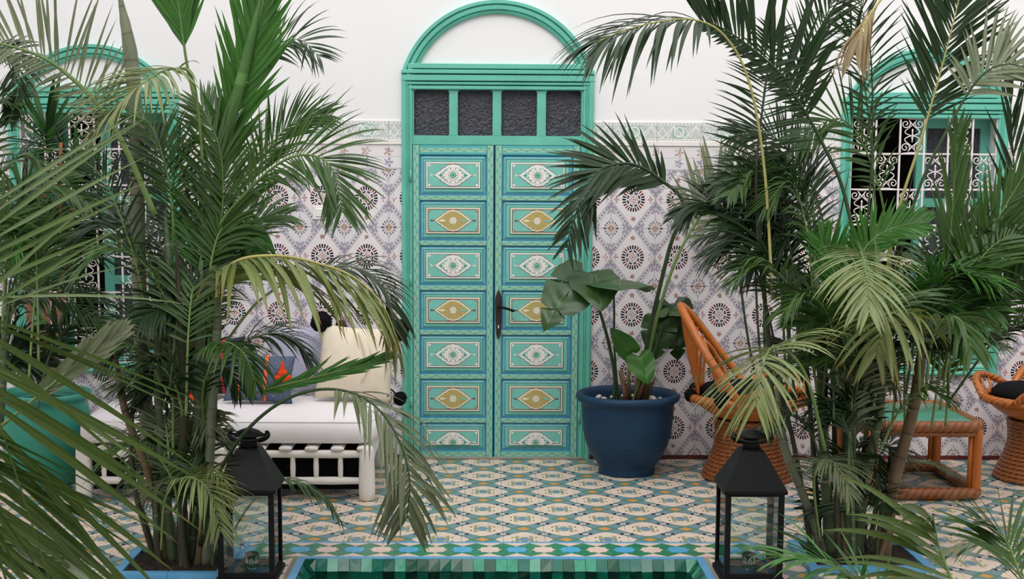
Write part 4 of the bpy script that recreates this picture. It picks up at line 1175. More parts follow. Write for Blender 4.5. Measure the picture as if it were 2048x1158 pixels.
# ------------------------------------------------------------------ rattan chairs
def rattan_chair(cx_, cy_, yaw, label, cat_mat='rattan', cushion_label=None, s=1.0):
    """Coiled pedestal, bowl seat with a thick rim, loop arms and a leaning loop back laced with canes. Built facing +x, then turned by yaw."""
    t = thing('rattan_chair', label, 'chair', (cx_, cy_, 0), 'rattan chairs round the table')
    R = Matrix.Translation((cx_, cy_, 0)) @ Matrix.Rotation(yaw, 4, 'Z') @ Matrix.Scale(s, 4)
    def put(b, name, mat):
        b.v = [tuple(R @ Vector(v)) for v in b.v]; return b.build(name, M[mat], t)
    nco = 15
    for k in range(nco):                              # coils of the pedestal, one ring each
        z = 0.014 + k * 0.0215; f = k / (nco - 1); r_ = 0.235 - 0.075 * math.sin(min(1, f * 1.15) * PI / 2) + 0.05 * max(0, f - 0.6) ** 1.2
        b = MB(); b.tube([(r_ * math.cos(2 * PI * i / 40), r_ * math.sin(2 * PI * i / 40), z) for i in range(40)], 0.0128, 8, closed=True); put(b, 'coil', 'rattan_brown')
    b = MB()                                          # seat bowl of coiled cane
    b.lathe([(0.15, 0.325), (0.20, 0.345), (0.26, 0.385), (0.295, 0.425), (0.285, 0.43), (0.25, 0.40), (0.19, 0.365), (0.0, 0.35)], (0, 0, 0), 40); put(b, 'seat_bowl', 'rattan_smooth')
    b = MB(); rim = [(0.315 * math.cos(2 * PI * i / 56), 0.30 * math.sin(2 * PI * i / 56), 0.438) for i in range(56)]; b.tube(rim, 0.024, 10, closed=True); put(b, 'seat_rim', 'rattan')
    # a big tilted loop: from the seat sides up to a point behind, laced to the seat with canes
    loop = [(-.03, -.285, .44), (-.10, -.29, .54), (-.22, -.235, .70), (-.33, -.115, .86), (-.375, 0, .915), (-.33, .115, .86), (-.22, .235, .70), (-.10, .29, .54), (-.03, .285, .44)]
    b = MB(); b.tube(spline(loop, 60), 0.022, 10); put(b, 'back_hoop', 'rattan_smooth')
    inner = [(-.11, -.20, .45), (-.155, -.20, .55), (-.215, -.12, .67), (-.25, 0, .725), (-.215, .12, .67), (-.155, .20, .55), (-.11, .20, .45)]
    b = MB(); b.tube(spline(inner, 40), 0.016, 8); put(b, 'inner_hoop', 'rattan_smooth')
    sp = spline(loop, 60)
    for k in range(15):
        a = -0.13 + 0.26 * k / 14; top = sp[16 + 2 * k]; low = Vector((-0.265 + 0.5 * a * a, a, 0.445))
        b = MB(); b.tube(spline([low, low.lerp(top, 0.5) + Vector((-0.012, 0, 0)), top], 8), 0.0075, 6); put(b, 'back_cane', 'rattan_smooth')
    for sd in (-1, 1):
        arm = [(-0.06, sd * 0.29, 0.44), (0.04, sd * 0.335, 0.50), (0.17, sd * 0.315, 0.535), (0.275, sd * 0.215, 0.515), (0.30, sd * 0.12, 0.44)]
        b = MB(); b.tube(spline(arm, 30), 0.019, 9); put(b, 'armrest', 'rattan')
        for k in range(4):
            P_ = spline(arm, 30)[6 + 5 * k]; an = sd * (1.45 - 0.28 * k)
            b = MB(); b.tube([P_, Vector((0.30 * math.cos(an), 0.285 * math.sin(an), 0.44))], 0.007, 6); put(b, 'arm_cane', 'rattan_smooth')
    c = thing('seat_cushion', cushion_label, 'cushion', R @ Vector((0, 0, 0.42)))
    b = MB(); b.lathe([(0, 0.425), (0.20, 0.425), (0.262, 0.445), (0.272, 0.47), (0.24, 0.50), (0.12, 0.512), (0, 0.508)], (0, 0, 0), 36); b.v = [tuple(R @ Vector(v)) for v in b.v]; b.build('cover', M['black_wool'], c)
    for k in range(4):
        a = PI * (0.62 + 0.25 * k) ; pompom(R @ Vector((0.325 * math.cos(a), 0.31 * math.sin(a), 0.452)), 0.034, 'black_wool', c, seed=20 + k)
    return t
rattan_chair(1.36, -0.48, math.radians(-14), 'orange rattan loop back chair beside the blue pot', cushion_label='round black cushion with pompoms in the chair beside the blue pot')
rattan_chair(2.94, -0.50, math.radians(180 + 20), 'orange rattan chair on a coiled foot, cropped by the edge of the view', cushion_label='round black cushion in the cropped rattan chair')

# ------------------------------------------------------------------ rattan table with a green glass top
TX0, TX1, TY0, TY1 = 1.86, 2.43, -1.00, -0.34
tb = thing('side_table', 'low twisted rattan table with a green glass top', 'table', ((TX0 + TX1) / 2, (TY0 + TY1) / 2, 0))
def rrect(x0, x1, y0, y1, r, z, k=8):
    out = []
    for cx_, cy_, a0 in ((x1 - r, y1 - r, 0), (x0 + r, y1 - r, 90), (x0 + r, y0 + r, 180), (x1 - r, y0 + r, 270)):
        out += [(cx_ + r * math.cos(math.radians(a0 + 90 * i / k)), cy_ + r * math.sin(math.radians(a0 + 90 * i / k)), z) for i in range(k + 1)]
    res = []
    for i, p_ in enumerate(out):                        # even steps for the twist
        q_ = Vector(out[(i + 1) % len(out)]); p_ = Vector(p_); m_ = max(1, int((q_ - p_).length / 0.03))
        res += [p_.lerp(q_, j / m_) for j in range(m_)]
    return res
for nm, z, r_ in (('top_rim', 0.372, 0.030), ('lower_rim', 0.335, 0.014), ('foot_ring', 0.033, 0.032)):
    b = MB(); b.tube(rrect(TX0, TX1, TY0, TY1, 0.07, z), r_, 10, closed=True); b.build(nm, M['rattan_brown'], tb)
for x in (TX0 + 0.012, TX1 - 0.012):
    for y in (TY0 + 0.02, TY1 - 0.02):
        b = MB(); b.tube(spline([(x, y, 0.04), (x, y, 0.2), (x, y, 0.36)], 10), 0.025, 10); b.build('leg', M['rattan_smooth'], tb)
        b = MB(); dx_ = -0.035 if x > 2 else 0.035; b.tube([(x + dx_, y, 0.05), (x + dx_, y, 0.35)], 0.012, 8); b.build('leg_cane', M['rattan_smooth'], tb)
b = MB(); b.prism_z([(p.x, p.y) for p in rrect(TX0 + 0.02, TX1 - 0.02, TY0 + 0.02, TY1 - 0.02, 0.05, 0)], 0.378, 0.390); b.build('glass_top', M['table_glass'], tb)

# ------------------------------------------------------------------ plants
def mat_leaf(name, c, c2=None, tip=None, tip_at=0.75, rough=0.36):
    """Leaf: green with a paler midrib and, where the leaf has it, a withered tip; lets some light through."""
    m, nt, p = new_mat(name, rough, 0.45)
    uv = nt.nodes.new('ShaderNodeTexCoord').outputs['UV']; sx = nt.nodes.new('ShaderNodeSeparateXYZ'); nt.links.new(uv, sx.inputs[0])
    u, v = E(nt, sx.outputs[0]), E(nt, sx.outputs[1])
    pos, x, y, z = coords(nt)
    c2 = c2 or tuple(min(1, k * 1.55) for k in c[:3]) + (1,)
    col = mix(nt, c, c2, noise(nt, pos, 5, 3))
    col = mix(nt, col, tuple(min(1, k * 1.35) for k in c2[:3]) + (1,), ((u - 0.5).abs().lt(0.07)) * 0.6)
    if tip: col = mix(nt, col, tip, ((v - tip_at + (noise(nt, pos, 9) - 0.5) * 0.6) * 4.0).max(0.0).min(1.0))
    base(nt, p, col)
    tr = nt.nodes.new('ShaderNodeBsdfTranslucent'); nt.links.new(col, tr.inputs[0])
    mx = nt.nodes.new('ShaderNodeMixShader'); mx.inputs[0].default_value = 0.22
    nt.links.new(p.outputs[0], mx.inputs[1]); nt.links.new(tr.outputs[0], mx.inputs[2]); nt.links.new(mx.outputs[0], nt.nodes['Material Output'].inputs[0])
    return m
LF = {
    'dark': mat_leaf('dark_palm_leaf', lin(20, 42, 18), lin(38, 66, 28)),
    'mid': mat_leaf('mid_palm_leaf', lin(40, 70, 26), lin(70, 104, 42)),
    'bright': mat_leaf('bright_palm_leaf', lin(42, 92, 32), lin(76, 130, 50)),
    'olive': mat_leaf('olive_palm_leaf', lin(86, 102, 48), lin(128, 138, 76), lin(150, 92, 48), 0.80),
    'pale': mat_leaf('pale_palm_leaf', lin(96, 112, 64), lin(142, 152, 98)),
    'grey': mat_leaf('grey_green_palm_leaf', lin(80, 94, 64), lin(126, 134, 100)),
    'fore': mat_leaf('near_palm_leaf', lin(52, 78, 34), lin(98, 120, 58), lin(140, 100, 62), 0.92),
    'dry': mat_leaf('dry_palm_leaf', lin(140, 124, 92), lin(176, 156, 118)),
    'sword': mat_leaf('sword_leaf', lin(34, 76, 32), lin(66, 118, 48)),
    'monstera': mat_leaf('monstera_leaf', lin(40, 70, 36), lin(70, 102, 54), None, 0.75, 0.3),
}
def mat_cane(name, a, c, ring, period=0.11):
    m, nt, p = new_mat(name, 0.5, 0.35)
    uv = nt.nodes.new('ShaderNodeTexCoord').outputs['UV']; sx = nt.nodes.new('ShaderNodeSeparateXYZ'); nt.links.new(uv, sx.inputs[0])
    v = E(nt, sx.outputs[1]); pos, x, y, z = coords(nt); n = noise(nt, pos, 10, 4)
    col = mix(nt, a, c, n)
    col = mix(nt, col, ring, ((v + n * 0.02) / period).fract().lt(0.10) * 0.8)
    base(nt, p, col); bump(nt, p, ((v + n * 0.02) / period).fract().lt(0.08), 0.4, 0.004)
    return m
CANE = {'green': mat_cane('green_palm_cane', lin(54, 72, 48), lin(96, 112, 80), lin(130, 126, 104)),
        'grey': mat_cane('grey_palm_cane', lin(88, 98, 76), lin(134, 138, 114), lin(96, 92, 76)),
        'dark': mat_cane('dark_palm_cane', lin(40, 42, 30), lin(72, 68, 50), lin(54, 46, 36)),
        'brown': mat_cane('brown_palm_cane', lin(78, 62, 44), lin(124, 104, 74), lin(70, 56, 40)),
        'shaft': mat_cane('green_crownshaft', lin(44, 84, 36), lin(84, 124, 62), lin(96, 138, 72), 0.5),
        'trunk': mat_cane('ringed_trunk', lin(120, 84, 60), lin(170, 132, 100), lin(84, 56, 40), 0.022)}
RACH = {'green': mat_cane('green_rachis', lin(74, 106, 52), lin(118, 142, 82), lin(118, 142, 82), 5.0),
        'dark': mat_cane('dark_rachis', lin(36, 56, 34), lin(60, 82, 48), lin(60, 82, 48), 5.0),
        'yellow': mat_cane('yellow_rachis', lin(150, 150, 84), lin(182, 172, 108), lin(182, 172, 108), 5.0)}
UPV = Vector((0, 0, 1)); VIEW = Vector((0, -1, 0))
LEFTOVER = {}

def blade(b, p, d, nref, L, W, droop, rnd, seg=7, fold=0.35, base_w=0.35, peak=0.3, twist=0.0):
    """A ribbon leaf that starts at p along d, bends under its weight and tapers to a point, folded along its midrib."""
    d = d.normalized(); q = Vector(p); rows = []; st = L / seg
    tw = twist + rnd.uniform(-0.25, 0.25)
    for k in range(seg + 1):
        s = k / seg
        dd = (d + Vector((0, 0, -1)) * droop * s ** 1.4).normalized()
        wv = dd.cross(nref)
        wv = wv.normalized() if wv.length > 1e-3 else Vector((1, 0, 0))
        nn = wv.cross(dd).normalized()
        c, sn = math.cos(tw * s), math.sin(tw * s); wv2 = wv * c + nn * sn; nn2 = nn * c - wv * sn
        wd = W * 0.5 * (base_w + (1 - base_w) * min(1, s / peak)) * (1 - max(0, (s - peak) / (1 - peak)) ** 1.7)
        rows.append((q - wv2 * wd, q - nn2 * wd * fold, q + wv2 * wd)); q = q + dd * st
    vs = [v for r in rows for v in r]; fs = []; uv = []
    for k in range(seg):
        a = 3 * k; v0, v1 = k / seg, (k + 1) / seg
        fs += [(a, a + 1, a + 4, a + 3), (a + 1, a + 2, a + 5, a + 4)]
        uv += [[(0, v0), (.5, v0), (.5, v1), (0, v1)], [(.5, v0), (1, v0), (1, v1), (.5, v1)]]
    b.add(vs, fs, 0, uv, True)

def frond(t, pts, L, n, leaf='mid', W=0.018, roll=0.0, a0=60, a1=25, droop=0.6, lift=15, t0=0.15, sides=(1, 1), rach='green', r0=0.007, solo=True, seed=None, t1=1.0, jit=0.12, W1=None, prof=None):
    """A feather leaf: a tapering rachis through the points and rows of leaflets on both sides."""
    rnd = random.Random(seed if seed is not None else hash((round(pts[0][0], 2), round(pts[-1][1], 2), n)) & 0xffff)
    P3 = [Vector(q) if isinstance(q, Vector) else at(*q) for q in pts]
    sp = spline(P3, 48); N = len(sp) - 1
    b = MB(); b.tube(sp, [r0 * (1 - 0.8 * (i / N) ** 1.1) for i in range(N + 1)], 7)
    f = b.build('frond', RACH[rach], t)
    joined = MB(); n = round(n * 1.45)
    for i in range(n):
        u = t0 + (t1 - t0) * (i + 0.5) / n; x = u * N; k = min(int(x), N - 1); fr = x - k
        p = sp[k].lerp(sp[k + 1], fr); T = (sp[min(k + 2, N)] - sp[max(k - 1, 0)]).normalized()
        nr = UPV - T * T.z
        vp = (VIEW - T * T.dot(VIEW)).normalized()
        wgt = min(1.0, nr.length / 0.5); nr = (nr.normalized() * wgt + vp * (1 - wgt)).normalized() if nr.length > 1e-4 else vp
        rl = math.radians(roll); nr = nr * math.cos(rl) + vp * math.sin(rl); nr = (nr - T * nr.dot(T)).normalized()
        S = T.cross(nr).normalized()
        w_ = (u - t0) / (t1 - t0); pf = prof(w_) if prof else (0.55 + 0.45 * min(1, w_ / 0.25)) * (1 - 0.62 * max(0, (w_ - 0.35) / 0.65) ** 1.4)
        for sg, ss in ((-1, sides[0]), (1, sides[1])):
            if ss <= 0: continue
            a = math.radians(a0 + (a1 - a0) * w_ + rnd.gauss(0, 40 * jit)); v = math.radians(lift + rnd.gauss(0, 60 * jit))
            d = T * math.cos(a) + (S * sg * math.cos(v) + nr * math.sin(v)) * math.sin(a)
            q = p + T * rnd.uniform(-0.006, 0.006)
            l_ = L * ss * pf * rnd.uniform(1 - jit, 1 + jit)
            one = joined
            alone = solo and LEFTOVER.get(t.name, 300) > 0
            if alone: one = MB(); LEFTOVER[t.name] = LEFTOVER.get(t.name, 300) - 1
            blade(one, q, d, nr, l_, (W if W1 is None else W + (W1 - W) * w_) * rnd.uniform(0.85, 1.1), droop * rnd.uniform(0.7, 1.3), rnd)
            if alone: one.build('leaflet', LF[leaf], f)
    if joined.v: tag(joined.build('leaflets', LF[leaf], f), kind='stuff')
    return f

def cane(t, pts, r, mat='green', taper=0.85, name='cane', n=12):
    P3 = [Vector(q) if isinstance(q, Vector) else at(*q) for q in pts]
    if P3[0].z < 0.35 and pts[0][1] > 1000: P3[0].z = 0.0
    sp = spline(P3, 40); rad = []
    for i in range(41):
        s = i / 40; k = (s * 9) % 1; rad.append(r * (1 - (1 - taper) * s) * (1.10 if k < 0.12 else 1.0) * (1.15 - 0.15 * min(1, s * 8)) * (1 - 0.82 * max(0, (s - 0.82) / 0.18)))
    b = MB(); b.tube(sp, rad, n); return b.build(name, CANE[mat], t)

# ---- palm beside the daybed
A = at(350, 1120, -2.1); A.z = 0
pa = thing('areca_palm', 'tall many-stemmed areca palm in the bed between the daybed and the iron lantern', 'palm', (-1.33, -2.12, 0.0), 'areca palms')
Y = -2.12
cane(pa, [(330, 1135, Y), (300, 960, Y), (250, 820, Y), (228, 690, Y)], 0.017, 'brown')
cane(pa, [(345, 1132, Y), (330, 960, Y), (316, 780, Y), (322, 560, Y)], 0.019, 'green')
cane(pa, [(365, 1140, Y - .05), (364, 950, Y - .05), (368, 780, Y - .05), (352, 480, Y - .05)], 0.021, 'dark')
cane(pa, [(385, 1140, Y), (392, 950, Y), (398, 760, Y), (404, 520, Y)], 0.022, 'green')
cane(pa, [(412, 1132, Y - .06), (420, 900, Y - .06), (432, 700, Y - .06), (437, 585, Y - .06)], 0.021, 'grey')
cane(pa, [(350, 1120, -1.95), (300, 900, -1.9), (280, 600, -1.9), (268, 180, -1.9), (236, -30, -1.9)], 0.032, 'grey', 0.95)
cane(pa, [(400, 1110, -2.0), (415, 760, -1.95), (425, 520, -1.9), (442, 330, -1.9), (495, 110, -1.9), (530, -40, -1.9)], 0.029, 'shaft', 0.75)
cane(pa, [(375, 1120, -2.05), (350, 800, -2.05), (340, 560, -2.05), (330, 420, -2.0)], 0.016, 'green')
cane(pa, [(310, 1130, -2.1), (270, 980, -2.1), (262, 860, -2.1), (275, 760, -2.1)], 0.012, 'dark')
cane(pa, [(425, 1120, -2.2), (440, 1000, -2.25), (470, 880, -2.35)], 0.010, 'green')
cane(pa, [(320, 1125, -2.15), (312, 1000, -2.2), (330, 955, -2.3)], 0.009, 'green')
# the frond across the middle with browned tips
frond(pa, [(432, 640, -2.15), (440, 560, -2.2), (480, 520, -2.28), (560, 512, -2.36), (640, 528, -2.42), (710, 556, -2.46), (765, 610, -2.48), (795, 680, -2.48)], 0.50, 26, 'olive', 0.034, -8, 50, 24, 1.25, -30, 0.10, rach='yellow', r0=0.009, seed=1, W1=0.024)
# the frond hanging over the floor beside the daybed
frond(pa, [(400, 1090, -2.2), (432, 960, -2.3), (490, 865, -2.45), (570, 800, -2.58), (655, 778, -2.68), (735, 800, -2.74), (790, 865, -2.78), (818, 950, -2.8), (815, 1035, -2.8)], 0.37, 22, 'grey', 0.019, 0, 66, 30, 0.8, -5, 0.52, r0=0.009, rach='dark', seed=2)
frond(pa, [(410, 430, -1.95), (400, 260, -2.0), (382, 150, -2.08), (335, 140, -2.22), (285, 168, -2.34), (235, 214, -2.4), (200, 258, -2.42)], 0.36, 27, 'pale', 0.019, 0, 62, 30, 1.0, 12, 0.42, r0=0.007, seed=3)
frond(pa, [(310, 430, -2.05), (245, 285, -2.05), (192, 205, -2.08), (130, 145, -2.1), (75, 110, -2.12), (0, 88, -2.12), (-60, 86, -2.12)], 0.38, 24, 'grey', 0.013, 80, 68, 40, 0.25, 5, 0.24, (0.40, 1), r0=0.013, seed=4)
frond(pa, [(430, 420, -1.8), (402, 260, -1.8), (376, 140, -1.8), (364, 60, -1.8), (354, -10, -1.8), (340, -80, -1.8)], 0.42, 26, 'bright', 0.022, 90, 30, 12, 0.0, 6, 0.50, r0=0.009, seed=5)
frond(pa, [(405, 560, -1.85), (440, 350, -1.85), (482, 190, -1.88), (518, 40, -1.9), (545, -80, -1.9)], 0.34, 28, 'bright', 0.026, 90, 30, 14, 0.05, 8, 0.25, r0=0.012, seed=6)
frond(pa, [(395, 640, -1.95), (430, 470, -2.0), (500, 378, -2.08), (570, 320, -2.15), (630, 312, -2.22), (668, 345, -2.26), (685, 425, -2.28)], 0.33, 30, 'mid', 0.014, 55, 55, 30, 0.5, 10, 0.32, r0=0.008, seed=7)
frond(pa, [(430, 430, -1.75), (455, 270, -1.78), (495, 150, -1.8), (550, 92, -1.82), (600, 80, -1.85), (640, 115, -1.88)], 0.24, 18, 'dark', 0.010, 50, 60, 35, 0.6, 10, 0.42, r0=0.005, seed=8)
frond(pa, [(415, 760, -2.25), (420, 700, -2.32), (452, 684, -2.4), (488, 708, -2.48), (512, 765, -2.5)], 0.24, 16, 'mid', 0.017, 0, 62, 30, 1.5, -5, 0.2, r0=0.005, seed=9)
frond(pa, [(322, 1100, -2.3), (330, 1000, -2.38), (362, 957, -2.46), (402, 964, -2.52), (428, 1004, -2.55), (440, 1060, -2.55)], 0.24, 20, 'pale', 0.010, 0, 62, 28, 0.9, 5, 0.30, r0=0.005, seed=10, solo=False)
frond(pa, [(440, 1110, -2.12), (500, 1010, -2.12), (560, 962, -2.12), (612, 970, -2.12), (652, 1000, -2.12), (682, 1042, -2.12)], 0.13, 20, 'mid', 0.011, 0, 60, 30, 1.2, 0, 0.35, r0=0.005, seed=11, solo=False)
frond(pa, [(470, 800, -2.3), (545, 776, -2.35), (680, 742, -2.42), (770, 716, -2.45)], 0.17, 16, 'bright', 0.018, 60, 16, 8, 0.0, 4, 0.25, r0=0.006, seed=12, solo=False)
S_ = dict(solo=False)
for k, (pts, L, n, lf, W, roll, a0, a1, dr, t0) in enumerate((
    ([(350, 720, -2.0), (352, 520, -1.98), (345, 400, -1.95), (318, 300, -1.9), (280, 262, -1.85)], 0.26, 18, 'dark', 0.012, 40, 55, 30, 0.6, 0.30),
    ([(400, 720, -2.0), (430, 560, -2.0), (445, 420, -1.98), (440, 300, -1.95), (405, 215, -1.9)], 0.34, 32, 'mid', 0.016, 70, 45, 25, 0.4, 0.2),
    ([(380, 700, -1.9), (360, 560, -1.85), (300, 470, -1.8), (230, 440, -1.75), (160, 470, -1.7)], 0.33, 26, 'dark', 0.017, 20, 60, 30, 0.9, 0.25),
    ([(360, 740, -2.1), (330, 600, -2.15), (280, 520, -2.2), (215, 500, -2.25), (160, 540, -2.3)], 0.32, 24, 'mid', 0.017, 10, 60, 30, 0.9, 0.25),
    ([(410, 760, -2.0), (425, 600, -1.95), (455, 500, -1.9), (510, 440, -1.85), (570, 430, -1.8)], 0.24, 22, 'mid', 0.015, 50, 50, 25, 0.5, 0.3),
    ([(440, 700, -1.95), (520, 600, -1.9), (620, 545, -1.9), (710, 535, -1.9), (770, 580, -1.9), (790, 660, -1.9)], 0.30, 28, 'dark', 0.013, 15, 55, 28, 1.2, 0.4),
    ([(400, 830, -2.05), (440, 740, -2.1), (500, 680, -2.12), (570, 670, -2.12), (620, 720, -2.12)], 0.26, 22, 'dark', 0.014, 10, 55, 28, 1.2, 0.3),
    ([(330, 820, -2.1), (310, 740, -2.15), (260, 690, -2.2), (200, 690, -2.22), (150, 730, -2.25)], 0.28, 22, 'mid', 0.016, 5, 58, 28, 1.0, 0.25),
    ([(370, 900, -2.15), (360, 800, -2.2), (330, 740, -2.25), (290, 730, -2.3), (250, 770, -2.32)], 0.26, 20, 'dark', 0.015, 0, 58, 28, 1.2, 0.25),
    ([(410, 880, -2.1), (405, 790, -2.2), (420, 740, -2.3), (455, 735, -2.35), (480, 780, -2.4)], 0.22, 18, 'dark', 0.014, 0, 58, 28, 1.3, 0.25),
    ([(345, 620, -2.0), (345, 430, -2.0), (330, 330, -2.0), (300, 250, -2.0), (255, 225, -2.0)], 0.22, 16, 'mid', 0.011, 60, 50, 25, 0.5, 0.3),
    ([(360, 1050, -2.2), (345, 960, -2.3), (300, 900, -2.35), (250, 890, -2.4), (200, 930, -2.42)], 0.26, 22, 'mid', 0.014, 0, 60, 28, 0.9, 0.25),
    ([(385, 1050, -2.2), (400, 980, -2.3), (420, 940, -2.38), (440, 950, -2.42), (452, 1000, -2.45)], 0.16, 16, 'olive', 0.010, 0, 60, 28, 0.9, 0.3),
    ([(300, 700, -2.0), (280, 560, -2.0), (240, 430, -2.0), (200, 350, -2.0), (150, 310, -2.0)], 0.20, 16, 'dark', 0.011, 60, 50, 25, 0.5, 0.25),
    ([(430, 640, -1.8), (470, 470, -1.75), (520, 330, -1.7), (580, 250, -1.7), (650, 230, -1.7)], 0.26, 26, 'mid', 0.012, 60, 45, 25, 0.4, 0.35),
)):
    frond(pa, pts, L, n, lf, W, roll, a0, a1, dr, 10, t0, r0=0.006, seed=40 + k, **S_)
# broad young leaf with a split tip
def broad_leaf(t, base_, tip, nrm, w_, lobes=0, leaf='monstera', bend=0.25, name='leaf', seed=0, cup=0.15):
    """A heart-shaped leaf with a midrib; lobes cuts notches into its sides."""
    base_ = Vector(base_); tip = Vector(tip); T = tip - base_; L = T.length; T.normalize()
    nrm = (Vector(nrm) - T * T.dot(nrm)).normalized(); S = T.cross(nrm)
    rnd = random.Random(seed); b = MB(); n = 44; K = 5
    for sg in (-1, 1):
        vs = []; uv = []
        for i in range(n + 1):
            s = i / n                                        # along the margin from the basal notch to the tip
            y = -0.16 + 0.0 * s + 1.16 * (s ** 0.92) - 0.10 * math.sin(PI * min(1, s * 3.2)) * (1 if s < 0.31 else 0)
            wd = (math.sin(PI * min(1, (s + 0.015) ** 0.62)) ** 0.75) if s < 0.999 else 0
            if lobes:
                ph = (s * (lobes + 0.6)) % 1
                if 0.25 < s < 0.93 and ph > 0.86: wd *= 0.42
            x = wd * w_ / 2
            ym = min(1.0, max(0.0, y * 0.92 + 0.02 - 0.10 * wd))
            for k in range(K + 1):
                r_ = k / K; X = x * r_; Yv = (ym + (y - ym) * r_ ** 1.2) * L
                h = -bend * (Yv / L) ** 2 * L + cup * X * (1 - X / w_) - 0.9 * X * X / w_ * bend + 0.006 * math.sin(Yv * 60 + X * 40)
                vs.append(base_ + T * Yv + S * (X * sg) + nrm * h); uv.append((0.5 + 0.5 * r_ * sg, max(0, min(1, Yv / L)) * 0.7))
        fs = []; fu = []
        for i in range(n):
            for k in range(K):
                a = i * (K + 1) + k; q = (a, a + 1, a + K + 2, a + K + 1); q = q if sg > 0 else q[::-1]
                fs.append(q); fu.append([uv[j] for j in q])
        b.add(vs, fs, 0, fu, True)
    rib = [base_ + T * (L * s) + nrm * (-bend * s * s * L + 0.002) for s in [k / 12 for k in range(13)]]
    b.tube(rib, [0.004 * (1 - 0.8 * k / 12) for k in range(13)], 6)
    return b.build(name, LF[leaf], t)
q0, q1 = at(520, 545, -1.95), at(492, 430, -1.95)
broad_leaf(pa, q0, q1, (0.3, -1, 0.2), 0.11, 0, 'bright', 0.1, 'young_leaf')
q0, q1 = at(525, 520, -1.93), at(560, 455, -1.93) + Vector((0, 0, -0.05))
broad_leaf(pa, at(505, 440, -1.93), at(555, 515, -1.93), (0.3, -1, 0.2), 0.05, 0, 'bright', 0.1, 'young_leaf')

# ---- palm beside the rattan table
pb = thing('areca_palm', 'tall many-stemmed areca palm in the bed between the rattan table and the iron lantern', 'palm', (1.55, -2.02, 0.0), 'areca palms')
Y = -2.02
cane(pb, [(1648, 1105, Y), (1610, 1000, Y), (1566, 880, Y), (1552, 740, Y)], 0.019, 'grey')
cane(pb, [(1662, 1105, Y), (1648, 900, Y), (1642, 700, Y), (1628, 500, Y)], 0.024, 'green')
cane(pb, [(1690, 1108, Y), (1694, 900, Y), (1696, 760, Y), (1712, 600, Y)], 0.024, 'green')
cane(pb, [(1712, 1100, Y), (1732, 960, Y), (1760, 810, Y), (1772, 600, Y)], 0.021, 'green')
cane(pb, [(1768, 1092, Y - .03), (1790, 960, Y - .03), (1828, 810, Y - .03), (1855, 620, Y - .03)], 0.027, 'brown')
cane(pb, [(1625, 1100, Y), (1590, 900, Y), (1540, 680, Y), (1512, 400, Y), (1530, 150, Y)], 0.012, 'dark', 0.3)
cane(pb, [(1672, 1100, -1.95), (1668, 820, -1.95), (1662, 560, -1.95), (1700, 330, -1.95)], 0.014, 'dark', 0.3)
cane(pb, [(1700, 1100, -1.9), (1740, 820, -1.9), (1790, 520, -1.9), (1830, 330, -1.9)], 0.012, 'dark', 0.3)
cane(pb, [(1730, 1100, -1.9), (1700, 850, -1.9), (1650, 640, -1.9), (1590, 500, -1.9)], 0.012, 'green', 0.3)
cane(pb, [(1640, 1100, -1.95), (1620, 820, -1.95), (1590, 620, -1.95), (1560, 420, -1.95)], 0.013, 'dark', 0.3)
frond(pb, [(1735, 640, -1.95), (1692, 400, -1.95), (1643, 283, -1.97), (1595, 200, -2.0), (1560, 147, -2.0), (1495, 90, -2.02), (1440, 54, -2.05), (1400, 42, -2.08)], 0.40, 30, 'dark', 0.021, 88, 62, 40, 0.0, 6, 0.36, (0.28, 1.0), r0=0.009, rach='dark', seed=101)
frond(pb, [(1545, 600, -2.1), (1530, 350, -2.12), (1500, 170, -2.16), (1452, 75, -2.2), (1390, 40, -2.25), (1310, 45, -2.3), (1240, 64, -2.34), (1195, 84, -2.36)], 0.42, 20, 'dark', 0.019, 20, 66, 28, 1.2, -5, 0.52, r0=0.0065, rach='yellow', seed=102)
frond(pb, [(1760, 660, -1.85), (1790, 450, -1.85), (1845, 270, -1.85), (1890, 110, -1.85), (1925, -30, -1.85)], 0.36, 30, 'dark', 0.016, 88, 44, 32, 0.15, 6, 0.54, r0=0.009, rach='yellow', seed=103)
frond(pb, [(1740, 700, -2.1), (1728, 580, -2.2), (1720, 510, -2.35), (1726, 515, -2.55), (1734, 560, -2.7), (1738, 620, -2.78)], 0.28, 26, 'pale', 0.014, 0, 62, 26, 0.9, 8, 0.38, r0=0.006, seed=104)
frond(pb, [(1650, 900, -2.35), (1615, 760, -2.45), (1575, 702, -2.55), (1545, 694, -2.68), (1525, 735, -2.82), (1512, 810, -2.9)], 0.40, 24, 'pale', 0.014, -25, 70, 28, 0.7, 0, 0.36, (1, 1), r0=0.008, seed=105)
frond(pb, [(1545, 800, -2.0), (1527, 560, -2.0), (1513, 350, -2.0), (1530, 180, -2.0), (1548, 60, -2.0)], 0.25, 30, 'dark', 0.010, 85, 78, 55, 0.25, 5, 0.38, r0=0.010, rach='dark', seed=106)
frond(pb, [(1885, 760, -1.9), (1930, 600, -1.92), (1985, 460, -1.95), (2060, 330, -1.95)], 0.32, 24, 'mid', 0.017, 88, 32, 20, 0.0, 6, 0.22, r0=0.009, seed=107)
frond(pb, [(1770, 640, -1.9), (1830, 400, -1.92), (1900, 250, -1.94), (1960, 155, -1.96), (2015, 128, -1.98), (2075, 145, -2.0)], 0.30, 24, 'grey', 0.018, 60, 55, 30, 0.5, 5, 0.5, r0=0.008, rach='dark', seed=108)
frond(pb, [(1840, 800, -2.25), (1835, 680, -2.35), (1805, 625, -2.45), (1772, 640, -2.55), (1752, 710, -2.6)], 0.34, 12, 'olive', 0.026, 0, 62, 30, 1.5, 0, 0.25, r0=0.007, seed=109)
